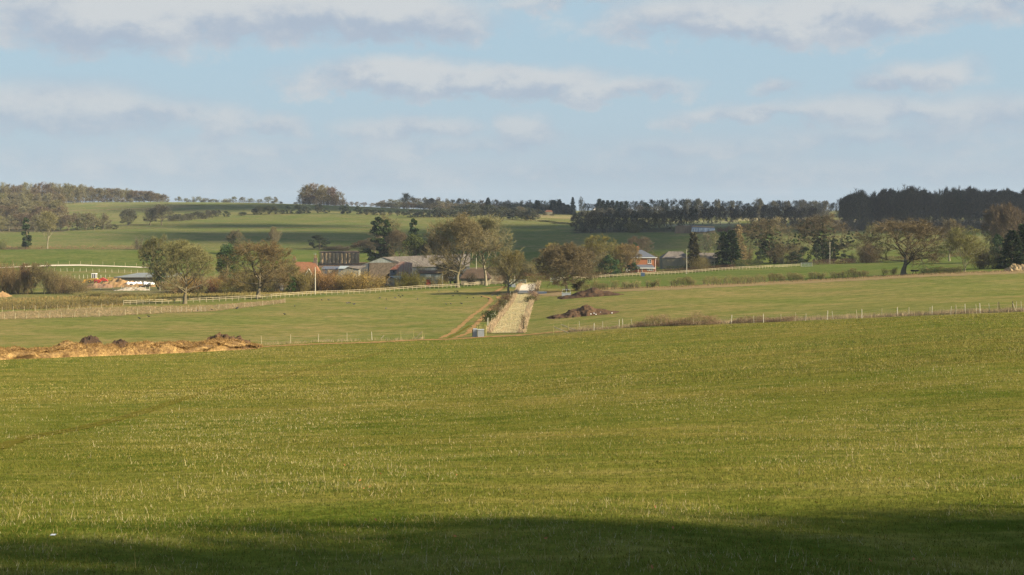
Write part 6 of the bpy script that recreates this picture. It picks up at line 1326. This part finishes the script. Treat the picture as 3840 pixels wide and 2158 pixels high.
hedge('clipped_hedge', [(-60,1166),(0,1163),(186,1158),(300,1152),(450,1144)], 2.1, 1.6, (0.24,0.215,0.085), 'clipped olive hedge running in from the left edge', 15000, seed=2)
hedge('field_hedge', [(-60,936),(200,934),(480,934),(600,936)], 1.7, 2.5, (0.32,0.22,0.13), 'low brown hedge on the far side of the left green field', 8000, tw=.1, tl=.7, stems=False, seed=3, jag=.35, gaps=.3)
hedge('roadside_hedge', [(1860,1066),(1960,1061),(2060,1057)], 3.0, 1.4, (0.25,0.165,0.09), 'brown clipped hedge behind the metal gate and chalk patch', 9000, seed=4, stems=False)
hedge('roadside_hedge', [(2160,1048),(2380,1034),(2700,1014),(2756,1011)], 1.9, 1.2, (0.22,0.14,0.08), 'low dark brown hedge directly behind the right rail fence', 14000, seed=5, stems=False, jag=.05)
hedge('garden_hedge', [(2755,1009),(2800,1006),(2858,1003)], 3.5, 1.5, (0.13,0.15,0.05), 'tall clipped green hedge right of the dark conifers', 8000, seed=6, stems=False, jag=.02, leafs=True)
hedge('garden_hedge', [(2495,1022),(2600,1017),(2700,1013)], 2.4, 1.4, (0.07,0.085,0.04), 'dark garden hedge in front of the grey barn', 7000, seed=7, stems=False, jag=.08, leafs=True)
hedge('clipped_hedge', [(3046,996),(3200,989),(3380,979),(3450,975)], 2.2, 1.8, (0.20,0.13,0.085), 'dark clipped hedge running right from the galvanised gate', 16000, seed=8, stems=False, jag=.04)
hedge('clipped_hedge', [(3452,969),(3560,965),(3640,961)], 1.9, 1.8, (0.28,0.18,0.11), 'reddish hedge behind the big spreading oak', 7000, seed=9, stems=False)
for i, (a, lab) in enumerate([([(2170,1090),(2250,1089),(2320,1086)],'leafy ragged hedge stretch above the darker dung heap'),([(2335,1084),(2400,1082)],'broken straggling stretch of hedge with bent stems'),([(2425,1081),(2475,1079)],'single flat topped thorn bush standing in the hedge gap'),([(2510,1077),(2610,1073)],'ragged hedge stretch right of the flat topped thorn'),([(2635,1072),(2760,1067),(2870,1061)],'long ragged hedge stretch with mossy yellow stems'),([(2880,1060),(2945,1057)],'ragged hedge stretch below the garden hedge'),([(2955,1056),(3015,1053)],'short ragged hedge piece below the galvanised gate'),([(3035,1051),(3100,1048)],'ragged hedge piece right of the galvanised gate'),([(3115,1047),(3175,1044),(3255,1040)],'ragged hedge end before the gap left of the big oak'),([(3310,1033),(3328,1032)],'small thorn bush left of the big oak trunk, the farther one'),([(3340,1032),(3360,1031)],'small thorn bush nearest the big oak trunk on its left')]):
    hedge('ragged_hedge', a, 2.15 if i != 1 else 1.9, 1.5, (0.28,0.235,0.105) if i != 1 else (0.40,0.34,0.17), lab, int(1800+ (a[-1][0]-a[0][0])*62), seed=20+i, gaps=.58, low=1, group='ragged hedge pieces along the field margin', jag=.22, tw=.045)
hedge('ragged_hedge', [(3450,1029),(3530,1026),(3610,1023)], 1.7, 1.5, (0.27,0.24,0.11), 'low hedge right of the black feeder', 6500, seed=41, gaps=.25)
hedge('bramble', [(2380,1228),(2450,1224),(2560,1221),(2690,1217)], 1.25, 1.4, (0.36,0.24,0.15), 'brown bramble clump swallowing the wire fence right of centre', 11000, seed=42, tw=.022, tl=.35, stems=False, jag=.35, gaps=.15, cat='bramble')
hedge('bramble', [(2750,1214),(2830,1211),(2980,1206)], 0.75, 1.2, (0.36,0.26,0.16), 'low brambles under the wire fence right of the bigger bramble clump', 6000, seed=43, tw=.022, tl=.3, stems=False, jag=.3, gaps=.2, cat='bramble')
for u, v, hh, c, lab in ((1836,1206,2.0,(0.07,0.10,0.03),'dark green box shaped bush on the left edge of the fenced strip'),(1860,1180,1.9,(0.20,0.15,0.09),'brown clipped bush, second up the left edge of the strip'),(1882,1152,2.1,(0.16,0.15,0.07),'dark hedge clump halfway up the left edge of the strip'),(1893,1145,2.0,(0.20,0.14,0.08),'brown hedge clump next above the halfway clump'),(1899,1128,1.8,(0.19,0.13,0.08),'small brown clump near the mossy trunked tree'),(2003,1098,3.2,(0.24,0.16,0.11),'brown square bush on the right end of the chalk patch'),(2001,1128,2.4,(0.30,0.19,0.14),'reddish bush below the chalk patch on the right edge'),(1988,1133,1.4,(0.13,0.12,0.05),'small dark bush on the right edge of the strip'),(1962,1246,2.6,(0.16,0.12,0.07),'small dark thorn growing by the near corner post of the strip')):
    x, y, z = gp(u, v); w = 1.1 if hh < 2.5 else 1.6
    thin = 'corner post' in lab
    hedge('bush', [(x-w, y), (x+w, y+.1)] if not thin else [(x-.4,y),(x+.4,y)], hh, 1.5 if not thin else .7, c, lab, 1500 if not thin else 300, seed=int(u), tw=.05, lat=True, cat='bush', leafs=('green' in lab), low=1 if thin else 0)
# short clipped hedge pieces along the top of the hill
for i, (a, b_u, v) in enumerate([(697,728,768),(752,772,765),(782,792,764),(805,820,763),(838,1008,758),(1016,1030,755),(1050,1058,755),(1102,1116,757)]):
    xy0 = ((a-CU)/F*1385, 1385.); xy1 = ((b_u-CU)/F*1385, 1385.)
    hedge('hill_hedge', [xy0, xy1], 2.2, 2.0, (0.12,0.115,0.08), 'dark clipped hedge piece on the hilltop left of the clump', 500+12*(b_u-a), seed=60+i, tw=.14, tl=.7, stems=False, lat=True, group='clipped hedge pieces on the hilltop')
